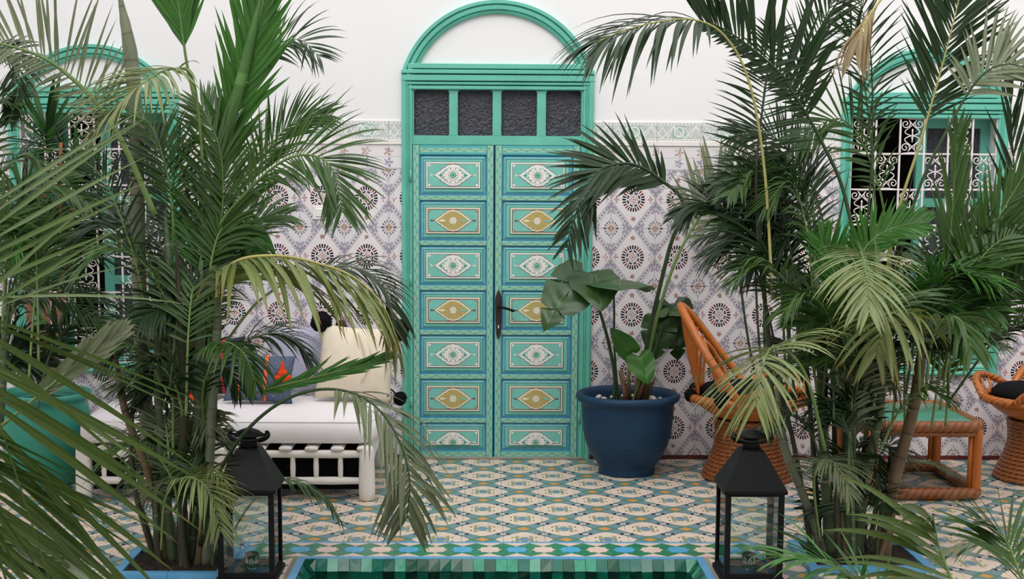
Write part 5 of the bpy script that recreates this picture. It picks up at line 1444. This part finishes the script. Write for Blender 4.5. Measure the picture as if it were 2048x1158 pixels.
frond(pb, [(1850, 800, -2.25), (1862, 690, -2.3), (1885, 640, -2.35), (1920, 640, -2.42), (1945, 700, -2.5)], 0.30, 12, 'mid', 0.026, 0, 62, 30, 1.5, 0, 0.25, r0=0.007, seed=110)
frond(pb, [(1640, 1080, -2.25), (1628, 970, -2.35), (1640, 922, -2.45), (1672, 930, -2.55), (1700, 985, -2.62)], 0.20, 22, 'grey', 0.010, 0, 60, 28, 1.0, 5, 0.3, r0=0.005, seed=111, solo=False)
for k, (pts, L, n, lf, W, roll, a0, a1, dr, t0) in enumerate((
    ([(1700, 720, -1.95), (1712, 560, -1.98), (1735, 490, -2.0), (1790, 455, -2.0), (1850, 445, -2.0)], 0.17, 26, 'bright', 0.018, 80, 50, 30, 0.0, 0.3),
    ([(1700, 740, -1.95), (1680, 600, -1.98), (1660, 520, -2.0), (1640, 480, -2.0)], 0.20, 22, 'bright', 0.018, 80, 40, 25, 0.0, 0.3),
    ([(1570, 800, -1.75), (1530, 600, -1.75), (1480, 460, -1.75), (1420, 405, -1.75), (1365, 430, -1.75)], 0.27, 28, 'dark', 0.017, 35, 58, 28, 0.8, 0.35),
    ([(1590, 800, -1.8), (1565, 580, -1.8), (1535, 430, -1.8), (1490, 360, -1.8), (1430, 370, -1.8)], 0.27, 28, 'dark', 0.016, 30, 58, 28, 0.8, 0.35),
    ([(1620, 780, -1.85), (1600, 600, -1.85), (1560, 520, -1.85), (1500, 480, -1.85), (1440, 500, -1.85)], 0.28, 28, 'dark', 0.016, 10, 58, 28, 1.2, 0.3),
    ([(1640, 820, -2.1), (1610, 640, -2.15), (1570, 560, -2.2), (1520, 530, -2.22), (1470, 560, -2.25)], 0.26, 24, 'mid', 0.014, 0, 58, 28, 1.2, 0.3),
    ([(1680, 840, -2.1), (1670, 700, -2.2), (1650, 620, -2.3), (1610, 590, -2.35), (1570, 620, -2.4)], 0.26, 24, 'mid', 0.014, 0, 58, 28, 1.2, 0.3),
    ([(1700, 860, -2.1), (1720, 740, -2.2), (1750, 660, -2.25), (1800, 640, -2.3), (1840, 680, -2.3)], 0.28, 24, 'dark', 0.015, 0, 58, 28, 1.2, 0.3),
    ([(1730, 800, -2.0), (1780, 640, -2.0), (1850, 570, -2.0), (1930, 560, -2.0), (1990, 610, -2.0)], 0.30, 28, 'dark', 0.017, 10, 58, 28, 1.0, 0.3),
    ([(1860, 780, -1.9), (1890, 580, -1.9), (1905, 420, -1.9), (1915, 260, -1.9)], 0.30, 14, 'mid', 0.017, 85, 20, 10, 0.0, 0.35),
    ([(1890, 780, -1.9), (1960, 650, -1.9), (2030, 570, -1.9), (2090, 530, -1.9)], 0.30, 24, 'mid', 0.018, 60, 50, 28, 0.4, 0.3),
    ([(1900, 800, -1.8), (1990, 680, -1.8), (2060, 640, -1.8), (2110, 660, -1.8)], 0.26, 22, 'dark', 0.016, 10, 55, 28, 1.1, 0.3),
    ([(1880, 820, -2.0), (1910, 640, -2.0), (1960, 520, -2.0), (2030, 470, -2.0), (2090, 500, -2.0)], 0.32, 26, 'mid', 0.017, 40, 55, 28, 0.6, 0.3),
    ([(1800, 700, -1.8), (1840, 560, -1.8), (1900, 470, -1.8), (1960, 440, -1.8), (2020, 470, -1.8)], 0.28, 26, 'dark', 0.016, 30, 55, 28, 0.8, 0.3),
    ([(2080, 760, -1.7), (2050, 520, -1.7), (2028, 330, -1.7), (2018, 110, -1.7)], 0.32, 12, 'dark', 0.018, 85, 18, 10, 0.1, 0.3),
    ([(1680, 620, -1.8), (1640, 420, -1.8), (1600, 330, -1.8), (1540, 270, -1.8), (1470, 270, -1.8)], 0.26, 28, 'dark', 0.012, 50, 60, 30, 0.5, 0.3),
    ([(1720, 600, -1.8), (1740, 380, -1.8), (1745, 200, -1.8), (1735, 60, -1.8), (1700, -40, -1.8)], 0.22, 20, 'dark', 0.009, 80, 60, 35, 0.4, 0.40),
    ([(1580, 700, -1.8), (1570, 420, -1.8), (1590, 220, -1.8), (1640, 60, -1.8), (1700, -60, -1.8)], 0.26, 22, 'dark', 0.011, 80, 45, 25, 0.2, 0.5),
    ([(1760, 900, -2.1), (1800, 820, -2.15), (1850, 780, -2.2), (1900, 800, -2.25)], 0.20, 18, 'mid', 0.013, 0, 58, 28, 1.2, 0.25),
    ([(1650, 960, -2.1), (1620, 860, -2.15), (1580, 830, -2.2), (1540, 860, -2.25)], 0.22, 18, 'dark', 0.012, 0, 58, 28, 1.0, 0.25),
    ([(1640, 1080, -1.9), (1780, 940, -1.8), (1850, 925, -1.75), (1910, 950, -1.7)], 0.14, 18, 'grey', 0.009, 0, 60, 28, 0.8, 0.5),
)):
    frond(pb, pts, L, n, lf, W, roll, a0, a1, dr, 10, t0, r0=0.006, seed=140 + k, rach='dark' if lf == 'dark' else 'green', **S_)
frond(pb, [(1790, -40, -1.9), (1748, 18, -1.92), (1724, 58, -1.94), (1716, 84, -1.95)], 0.26, 9, 'dry', 0.024, 0, 40, 25, 4.0, 0, 0.3, rach='yellow', seed=180, solo=False)

# ---- palm at the left edge and the near fronds
pc = thing('areca_palm', 'dark palm at the left edge behind the dracaena, partly out of view', 'palm', tuple(at(-60, 960, -1.3)[:2]) + (0.0,), 'areca palms')
cane(pc, [(-60, 1010, -1.5), (-50, 700, -1.5), (-30, 450, -1.5)], 0.03, 'dark')
cane(pc, [(-30, 1010, -1.5), (0, 800, -1.5), (20, 560, -1.5)], 0.02, 'green')
for k, (pts, L, n, lf, W, roll, a0, a1, dr, t0) in enumerate((
    ([(-30, 520, -1.5), (-10, 380, -1.5), (20, 330, -1.52), (60, 310, -1.55), (95, 350, -1.58)], 0.26, 22, 'mid', 0.014, 30, 55, 28, 0.7, 0.15),
    ([(10, 600, -1.5), (20, 470, -1.5), (50, 400, -1.52), (110, 370, -1.55), (170, 400, -1.58)], 0.30, 26, 'mid', 0.017, 30, 55, 28, 0.8, 0.15),
    ([(-40, 420, -1.5), (-40, 280, -1.5), (-10, 215, -1.52), (30, 200, -1.55)], 0.30, 20, 'mid', 0.017, 30, 50, 28, 0.8, 0.1),
    ([(-120, 300, -1.6), (-60, 110, -1.6), (0, 100, -1.6), (36, 118, -1.6), (34, 190, -1.6), (20, 240, -1.6)], 0.16, 24, 'dark', 0.013, 60, 55, 30, 0.6, 0.35),
    ([(20, 640, -1.5), (60, 500, -1.48), (120, 420, -1.45), (190, 400, -1.42), (250, 440, -1.4)], 0.28, 26, 'dark', 0.016, 20, 55, 28, 1.0, 0.2),
    ([(0, 700, -1.45), (30, 580, -1.42), (80, 530, -1.4), (140, 540, -1.4)], 0.26, 20, 'mid', 0.015, 10, 55, 28, 0.9, 0.2),
)):
    frond(pc, pts, L, n, lf, W, roll, a0, a1, dr, 8, t0, r0=0.006, seed=200 + k, solo=k < 2)

pd = thing('areca_palm', 'near palm whose long blurred blades sweep in from the left edge', 'palm', (-2.15, -4.75, 0.0), 'areca palms')
def c3(x, y, z): return Vector((x, y, z))
cane(pd, [c3(-2.15, -4.75, 0), c3(-2.13, -4.75, 0.5), c3(-2.05, -4.7, 1.05)], 0.03, 'dark')
cane(pd, [c3(-2.10, -4.7, 0), c3(-2.05, -4.68, 0.4), c3(-1.95, -4.65, 0.8)], 0.025, 'green')
frond(pd, [(-330, 760, -4.65), (-170, 600, -4.6), (-70, 640, -4.5), (-35, 780, -4.45), (-20, 940, -4.42), (0, 1120, -4.4)], 0.70, 17, 'fore', 0.024, 0, 52, 40, 0.12, 0, 0.30, (1, 1), r0=0.010, seed=301, prof=lambda w: 1 - 0.25 * w)
frond(pd, [(-300, 900, -4.65), (-160, 760, -4.6), (-70, 640, -4.5), (-30, 500, -4.45), (-20, 400, -4.4)], 0.44, 6, 'fore', 0.014, 0, 58, 50, 0.10, 0, 0.45, (1, 1), r0=0.008, seed=302, prof=lambda w: 1.0)
frond(pd, [(-200, 760, -4.4), (-100, 690, -4.3), (-40, 630, -4.25), (-10, 590, -4.2)], 0.46, 2, 'fore', 0.013, 0, 68, 62, 0.22, 0, 0.6, (1, 1), r0=0.006, seed=303, prof=lambda w: 1.0)
frond(pd, [(-160, 980, -4.3), (30, 830, -4.2), (150, 730, -4.15), (225, 672, -4.1)], 0.15, 12, 'grey', 0.026, 85, 15, 8, 0.0, 3, 0.40, (1, 1), r0=0.006, seed=304)
frond(pd, [(-320, 960, -4.3), (-160, 1020, -4.2), (-30, 1070, -4.1), (120, 1120, -4.0)], 0.30, 9, 'grey', 0.034, 40, 16, 10, 0.15, 3, 0.30, (1, 1), r0=0.008, seed=305)
frond(pd, [(-340, 900, -4.6), (-220, 840, -4.5), (-90, 900, -4.4), (-30, 1020, -4.35), (-10, 1200, -4.3)], 0.62, 13, 'fore', 0.024, 0, 54, 44, 0.15, 0, 0.36, (1, 1), r0=0.010, seed=307, solo=False, prof=lambda w: 1 - 0.2 * w)
frond(pd, [(-300, 800, -4.7), (-200, 780, -4.6), (-110, 860, -4.5), (-90, 980, -4.45), (-80, 1140, -4.4)], 0.55, 12, 'mid', 0.020, 0, 50, 40, 0.2, 0, 0.30, (1, 1), r0=0.010, seed=306, solo=False, prof=lambda w: 1 - 0.2 * w)

pe = thing('areca_palm', 'near palm whose arching blades cross the lower right corner of the view', 'palm', (1.35, -4.4, 0.0), 'areca palms')
cane(pe, [c3(1.35, -4.4, 0), c3(1.34, -4.38, 0.15), c3(1.30, -4.3, 0.34)], 0.02, 'green')
frond(pe, [c3(1.36, -4.4, 0.05), (1960, 1300, -4.2), (1915, 1190, -4.15), (1880, 1100, -4.1), (1868, 1045, -4.1)], 0.46, 11, 'fore', 0.021, 0, 66, 50, 0.45, 10, 0.42, (1, 0.0), r0=0.008, seed=311, prof=lambda w: 1 - 0.2 * w)
frond(pe, [c3(1.36, -4.4, 0.05), (2200, 1150, -3.8), (2080, 1080, -3.75), (1980, 1078, -3.7), (1880, 1110, -3.7)], 0.16, 22, 'grey', 0.009, 0, 60, 30, 0.8, 5, 0.4, r0=0.005, seed=312)
frond(pe, [c3(1.30, -4.38, 0.05), (1800, 1280, -4.15), (1740, 1190, -4.1), (1660, 1130, -4.1), (1560, 1110, -4.1)], 0.30, 16, 'bright', 0.017, 0, 58, 35, 0.6, 10, 0.35, r0=0.007, seed=313)
frond(pe, [c3(1.40, -4.4, 0.05), (2080, 1260, -4.0), (2040, 1150, -3.95), (2010, 1080, -3.9), (1960, 1040, -3.9)], 0.28, 16, 'mid', 0.015, 0, 60, 35, 0.6, 10, 0.35, r0=0.007, seed=314)

# ---- further fronds filling the two clumps
def fill(t, bases, tips, count, leafs, L, W, Yr, seed, rise=0.5, droop=0.8):
    rnd = random.Random(seed)
    for k in range(count):
        bx, by = rnd.uniform(bases[0], bases[1]), rnd.uniform(bases[2], bases[3]); tx, ty = rnd.uniform(tips[0], tips[1]), rnd.uniform(tips[2], tips[3])
        Y0, Y1 = rnd.uniform(*Yr), rnd.uniform(*Yr); top = min(by, ty) - rise * (30 + 0.4 * abs(tx - bx)) * rnd.uniform(0.6, 1.2)
        pts = [(bx, by, Y0), (bx + (tx - bx) * 0.15, by + (top - by) * 0.62, Y0 + (Y1 - Y0) * .3), (bx + (tx - bx) * 0.5, top, Y0 + (Y1 - Y0) * .6), (tx, ty, Y1)]
        lf = rnd.choice(leafs)
        frond(t, pts, L * rnd.uniform(0.8, 1.15), 22, lf, W * rnd.uniform(0.8, 1.15), rnd.uniform(-20, 75), 56, 26, droop * rnd.uniform(0.5, 1.3), 8, 0.3, r0=0.006, seed=seed * 100 + k, rach='dark' if lf == 'dark' else 'green', solo=False)
fill(pa, (330, 430, 560, 700), (350, 480, 320, 520), 5, ['dark', 'mid', 'bright'], 0.28, 0.014, (-2.1, -1.6), 11)
fill(pa, (320, 430, 700, 900), (200, 500, 560, 800), 11, ['dark', 'dark', 'mid', 'mid', 'olive'], 0.27, 0.014, (-2.3, -1.7), 12)
fill(pa, (320, 430, 900, 1080), (220, 470, 780, 1050), 10, ['dark', 'mid', 'grey'], 0.22, 0.012, (-2.4, -1.9), 13)
fill(pb, (1560, 1680, 640, 800), (1390, 1570, 360, 560), 11, ['dark', 'dark', 'dark', 'mid'], 0.28, 0.015, (-2.1, -1.6), 21)
fill(pb, (1640, 1800, 700, 900), (1560, 1800, 540, 740), 14, ['dark', 'mid', 'mid'], 0.28, 0.015, (-2.3, -1.7), 22, 0.15)
fill(pb, (1780, 1900, 700, 860), (1780, 2060, 470, 700), 13, ['dark', 'mid', 'mid', 'bright'], 0.30, 0.016, (-2.2, -1.5), 23, 0.2)
fill(pb, (1620, 1780, 900, 1080), (1580, 1820, 760, 1020), 10, ['dark', 'dark', 'grey'], 0.22, 0.012, (-2.3, -1.8), 24)
fill(pb, (1700, 1850, 400, 640), (1560, 1680, 40, 300), 2, ['dark', 'mid'], 0.30, 0.014, (-2.0, -1.6), 25, 0.4, 0.3)
fill(pc, (-60, 60, 560, 800), (0, 110, 380, 500), 4, ['mid', 'mid', 'dark', 'bright'], 0.28, 0.016, (-1.7, -1.2), 31)
fill(pc, (-40, 80, 700, 900), (20, 260, 480, 760), 8, ['mid', 'dark'], 0.26, 0.015, (-1.7, -1.2), 32)

# ---- old stems and sheaths at the foot of the clumps
for t_, (x0, x1), Yc, sd in ((pa, (285, 430), -2.12, 1), (pb, (1620, 1775), -2.02, 2)):
    rnd = random.Random(sd)
    for k in range(16):
        bx = rnd.uniform(x0 + 20, x1 - 12); tx = bx + (bx - (x0 + x1) / 2) * rnd.uniform(0.1, 0.7) + rnd.uniform(-12, 12); yy = Yc + rnd.uniform(-0.12, 0.16); ty = rnd.uniform(880, 1040)
        cane(t_, [(bx, 1125, yy), ((bx + tx) / 2 + rnd.uniform(-6, 6), (1125 + ty) / 2, yy), (tx, ty, yy)], rnd.uniform(0.008, 0.017), rnd.choice(('dark', 'dark', 'brown', 'green')), 0.6, 'stem', 8)

# ---- dracaena in the green pot
dr = thing('dracaena', 'dracaena with ringed trunks and sword leaves growing in the green glazed pot', 'dracaena', (GX, GY, 0.43))
def sword_rosette(c, n, L, W, seed, up=0.5):
    rnd = random.Random(seed)
    for k in range(n):
        a = 2.4 * k + rnd.random() * 0.5; el = math.radians(70 - 80 * (k / n) + rnd.uniform(-10, 10))
        d = Vector((math.cos(a) * math.cos(el), math.sin(a) * math.cos(el) * 0.8, math.sin(el)))
        b = MB(); nr = Vector((-math.cos(a) * math.sin(el), -math.sin(a) * math.sin(el), math.cos(el)))
        blade(b, c + Vector((0, 0, 0.10 * (1 - k / n) - 0.04)), d, nr, L * rnd.uniform(0.75, 1.15), W * rnd.uniform(0.8, 1.15), 0.5 * (k / n) + 0.1, rnd, 8, 0.25, 0.55, 0.4)
        b.build('sword_leaf', LF['sword' if rnd.random() < 0.7 else 'dark'], dr)
for (pts, r_, c, n, L, W, s) in (([(95, 800, -.62), (92, 620, -.62), (85, 450, -.62), (92, 330, -.62)], 0.024, (95, 290, -.62), 40, 0.38, 0.034, 1),
                              ([(110, 800, -.60), (118, 640, -.58), (130, 500, -.55), (150, 400, -.55)], 0.020, (152, 380, -.55), 26, 0.32, 0.032, 2),
                              ([(85, 800, -.65), (70, 700, -.7), (50, 560, -.72), (45, 450, -.72)], 0.019, (45, 420, -.72), 22, 0.30, 0.030, 3),
                              ([(105, 810, -.7), (110, 740, -.78), (112, 700, -.8)], 0.014, (112, 680, -.8), 12, 0.26, 0.028, 4)):
    P3 = [at(*q) for q in pts]; P3[0] = Vector((GX + (P3[0].x - GX) * 0.4, GY + (P3[0].y - GY) * 0.4, 0.42))
    sp = spline(P3, 40); b = MB(); b.tube(sp, [r_ * (1.06 if i % 2 else 0.95) for i in range(41)], 10); b.build('trunk', CANE['trunk'], dr)
    sword_rosette(at(*c), n, L, W, s)
b = MB(); b.tube(spline([at(122, 440, -.66), at(120, 370, -.68), at(122, 285, -.70)], 10), [0.008] * 11, 8); b.build('dead_stalk', mat_cane('orange_dead_stalk', lin(176, 92, 50), lin(204, 120, 70), lin(150, 80, 44), 3.0), dr)

# ---- plants in the blue pot
ZP = 0.395
mo = thing('monstera', 'monstera with broad split leaves growing in the dark blue pot', 'monstera', (POX, POY, ZP))
def stalk(pts, r=0.009, t=mo, mat='green'):
    P3 = [Vector(q) if isinstance(q, Vector) else at(*q) for q in pts]
    b = MB(); b.tube(spline(P3, 20), [r * (1 - 0.35 * i / 20) for i in range(21)], 8); return b.build('stalk', RACH[mat], t)
pb0 = lambda dx, dy=0.0: Vector((POX + dx, POY + dy, ZP))
stalk([pb0(-0.075, -0.02), (1228, 740, -.40), (1205, 640, -.48), (1172, 552, -.56)], 0.011, mat='dark')
broad_leaf(mo, at(1168, 546, -.57), at(1085, 640, -.80), (-0.35, -1, 0.55), 0.30, 2, 'monstera', 0.22, seed=1)
stalk([pb0(-0.05), (1229, 700, -.36), (1228, 600, -.42), (1226, 545, -.46)], 0.007, mat='dark')
broad_leaf(mo, at(1228, 566, -.46), at(1240, 525, -.85) + Vector((0.0, 0, 0)), (0.0, -0.35, 1), 0.42, 0, 'monstera', 0.35, seed=2, cup=-0.1)
broad_leaf(mo, at(1185, 548, -.60), at(1205, 600, -.85), (0.1, -1, 0.5), 0.27, 0, 'monstera', 0.25, seed=3)
stalk([pb0(-0.02), (1262, 730, -.42), (1252, 700, -.46)], 0.006)
broad_leaf(mo, at(1262, 705, -.46), at(1225, 660, -.52), (-0.2, -1, 0.3), 0.12, 0, 'bright', 0.2, seed=4)
stalk([pb0(0.02, -0.05), (1285, 740, -.48), (1280, 715, -.52)], 0.006)
broad_leaf(mo, at(1278, 712, -.52), at(1298, 765, -.60), (0.05, -1, 0.35), 0.155, 0, 'bright', 0.2, seed=5)
stalk([pb0(0.06, 0.05), (1310, 700, -.26), (1330, 640, -.22), (1352, 615, -.2)], 0.007, mat='dark')
broad_leaf(mo, at(1345, 612, -.2), at(1362, 720, -.26), (0.1, -1, 0.35), 0.24, 3, 'dark', 0.2, seed=6)
stalk([pb0(0.05, 0.06), (1300, 690, -.24), (1312, 650, -.2), (1318, 640, -.2)], 0.007, mat='dark')
broad_leaf(mo, at(1320, 640, -.22), at(1310, 720, -.26), (-0.1, -1, 0.45), 0.20, 2, 'monstera', 0.2, seed=7)
broad_leaf(mo, at(1322, 618, -.2), at(1392, 612, -.3), (0.0, -0.5, 1), 0.16, 2, 'monstera', 0.3, seed=8)
rnd = random.Random(5)
for k in range(16):                                     # old leaf bases round the stem
    a = rnd.random() * 6.28; r_ = 0.02 + 0.055 * rnd.random(); h = 0.10 + 0.12 * rnd.random()
    p_ = pb0(0.03 + r_ * math.cos(a), r_ * math.sin(a)); tp_ = p_ + Vector((0.05 * math.cos(a), 0.05 * math.sin(a), h))
    b = MB(); b.tube([p_, p_.lerp(tp_, 0.5) + Vector((0, 0, 0.01)), tp_], [0.013, 0.011, 0.002], 7, flat=0.6); b.build('leaf_base', CANE['brown' if k % 3 else 'trunk'], mo)
pp_ = thing('feather_palm', 'dark feather palm with arching broad leaflets growing out of the dark blue pot', 'palm', (POX + 0.03, POY, ZP))
frond(pp_, [pb0(0.05), (1300, 660, -.40), (1338, 500, -.48), (1366, 408, -.54), (1322, 360, -.60), (1272, 330, -.65), (1225, 330, -.69), (1190, 350, -.72), (1158, 410, -.74), (1132, 495, -.75)], 0.40, 25, 'dark', 0.034, 62, 48, 26, 0.25, 4, 0.42, (1, 0.8), rach='dark', r0=0.013, seed=401, W1=0.018)
frond(pp_, [pb0(0.07, 0.02), (1310, 650, -.34), (1352, 520, -.30), (1402, 430, -.26), (1450, 375, -.22), (1500, 350, -.2)], 0.34, 14, 'grey', 0.030, 75, 62, 40, 0.1, 4, 0.48, (1, 0.7), rach='green', r0=0.012, seed=402)
# broad leaf plant standing behind the rattan chair, against the wall
ph = thing('broad_leaf_plant', 'slender plant with split round leaves standing against the tiles behind the rattan chair', 'plant', (1.62, -0.12, 0.0))
for (pts, bp, tp, w_, lo) in (([Vector((1.62, -.14, 0.0)), (1520, 700, -.15), (1510, 450, -.2), (1515, 375, -.2)], (1512, 372, -.2), (1555, 318, -.22), 0.22, 3),
                              ([Vector((1.60, -.12, 0.0)), (1500, 700, -.14), (1470, 480, -.16), (1455, 400, -.18)], (1455, 398, -.18), (1405, 420, -.26), 0.18, 2),
                              ([Vector((1.64, -.12, 0.0)), (1530, 700, -.14), (1535, 480, -.16), (1540, 400, -.18)], (1540, 396, -.18), (1568, 350, -.22), 0.20, 3)):
    stalk(pts, 0.008, ph, 'dark'); broad_leaf(ph, at(*bp), at(*tp), (0, -1, 0.35), w_, lo, 'monstera', 0.2)
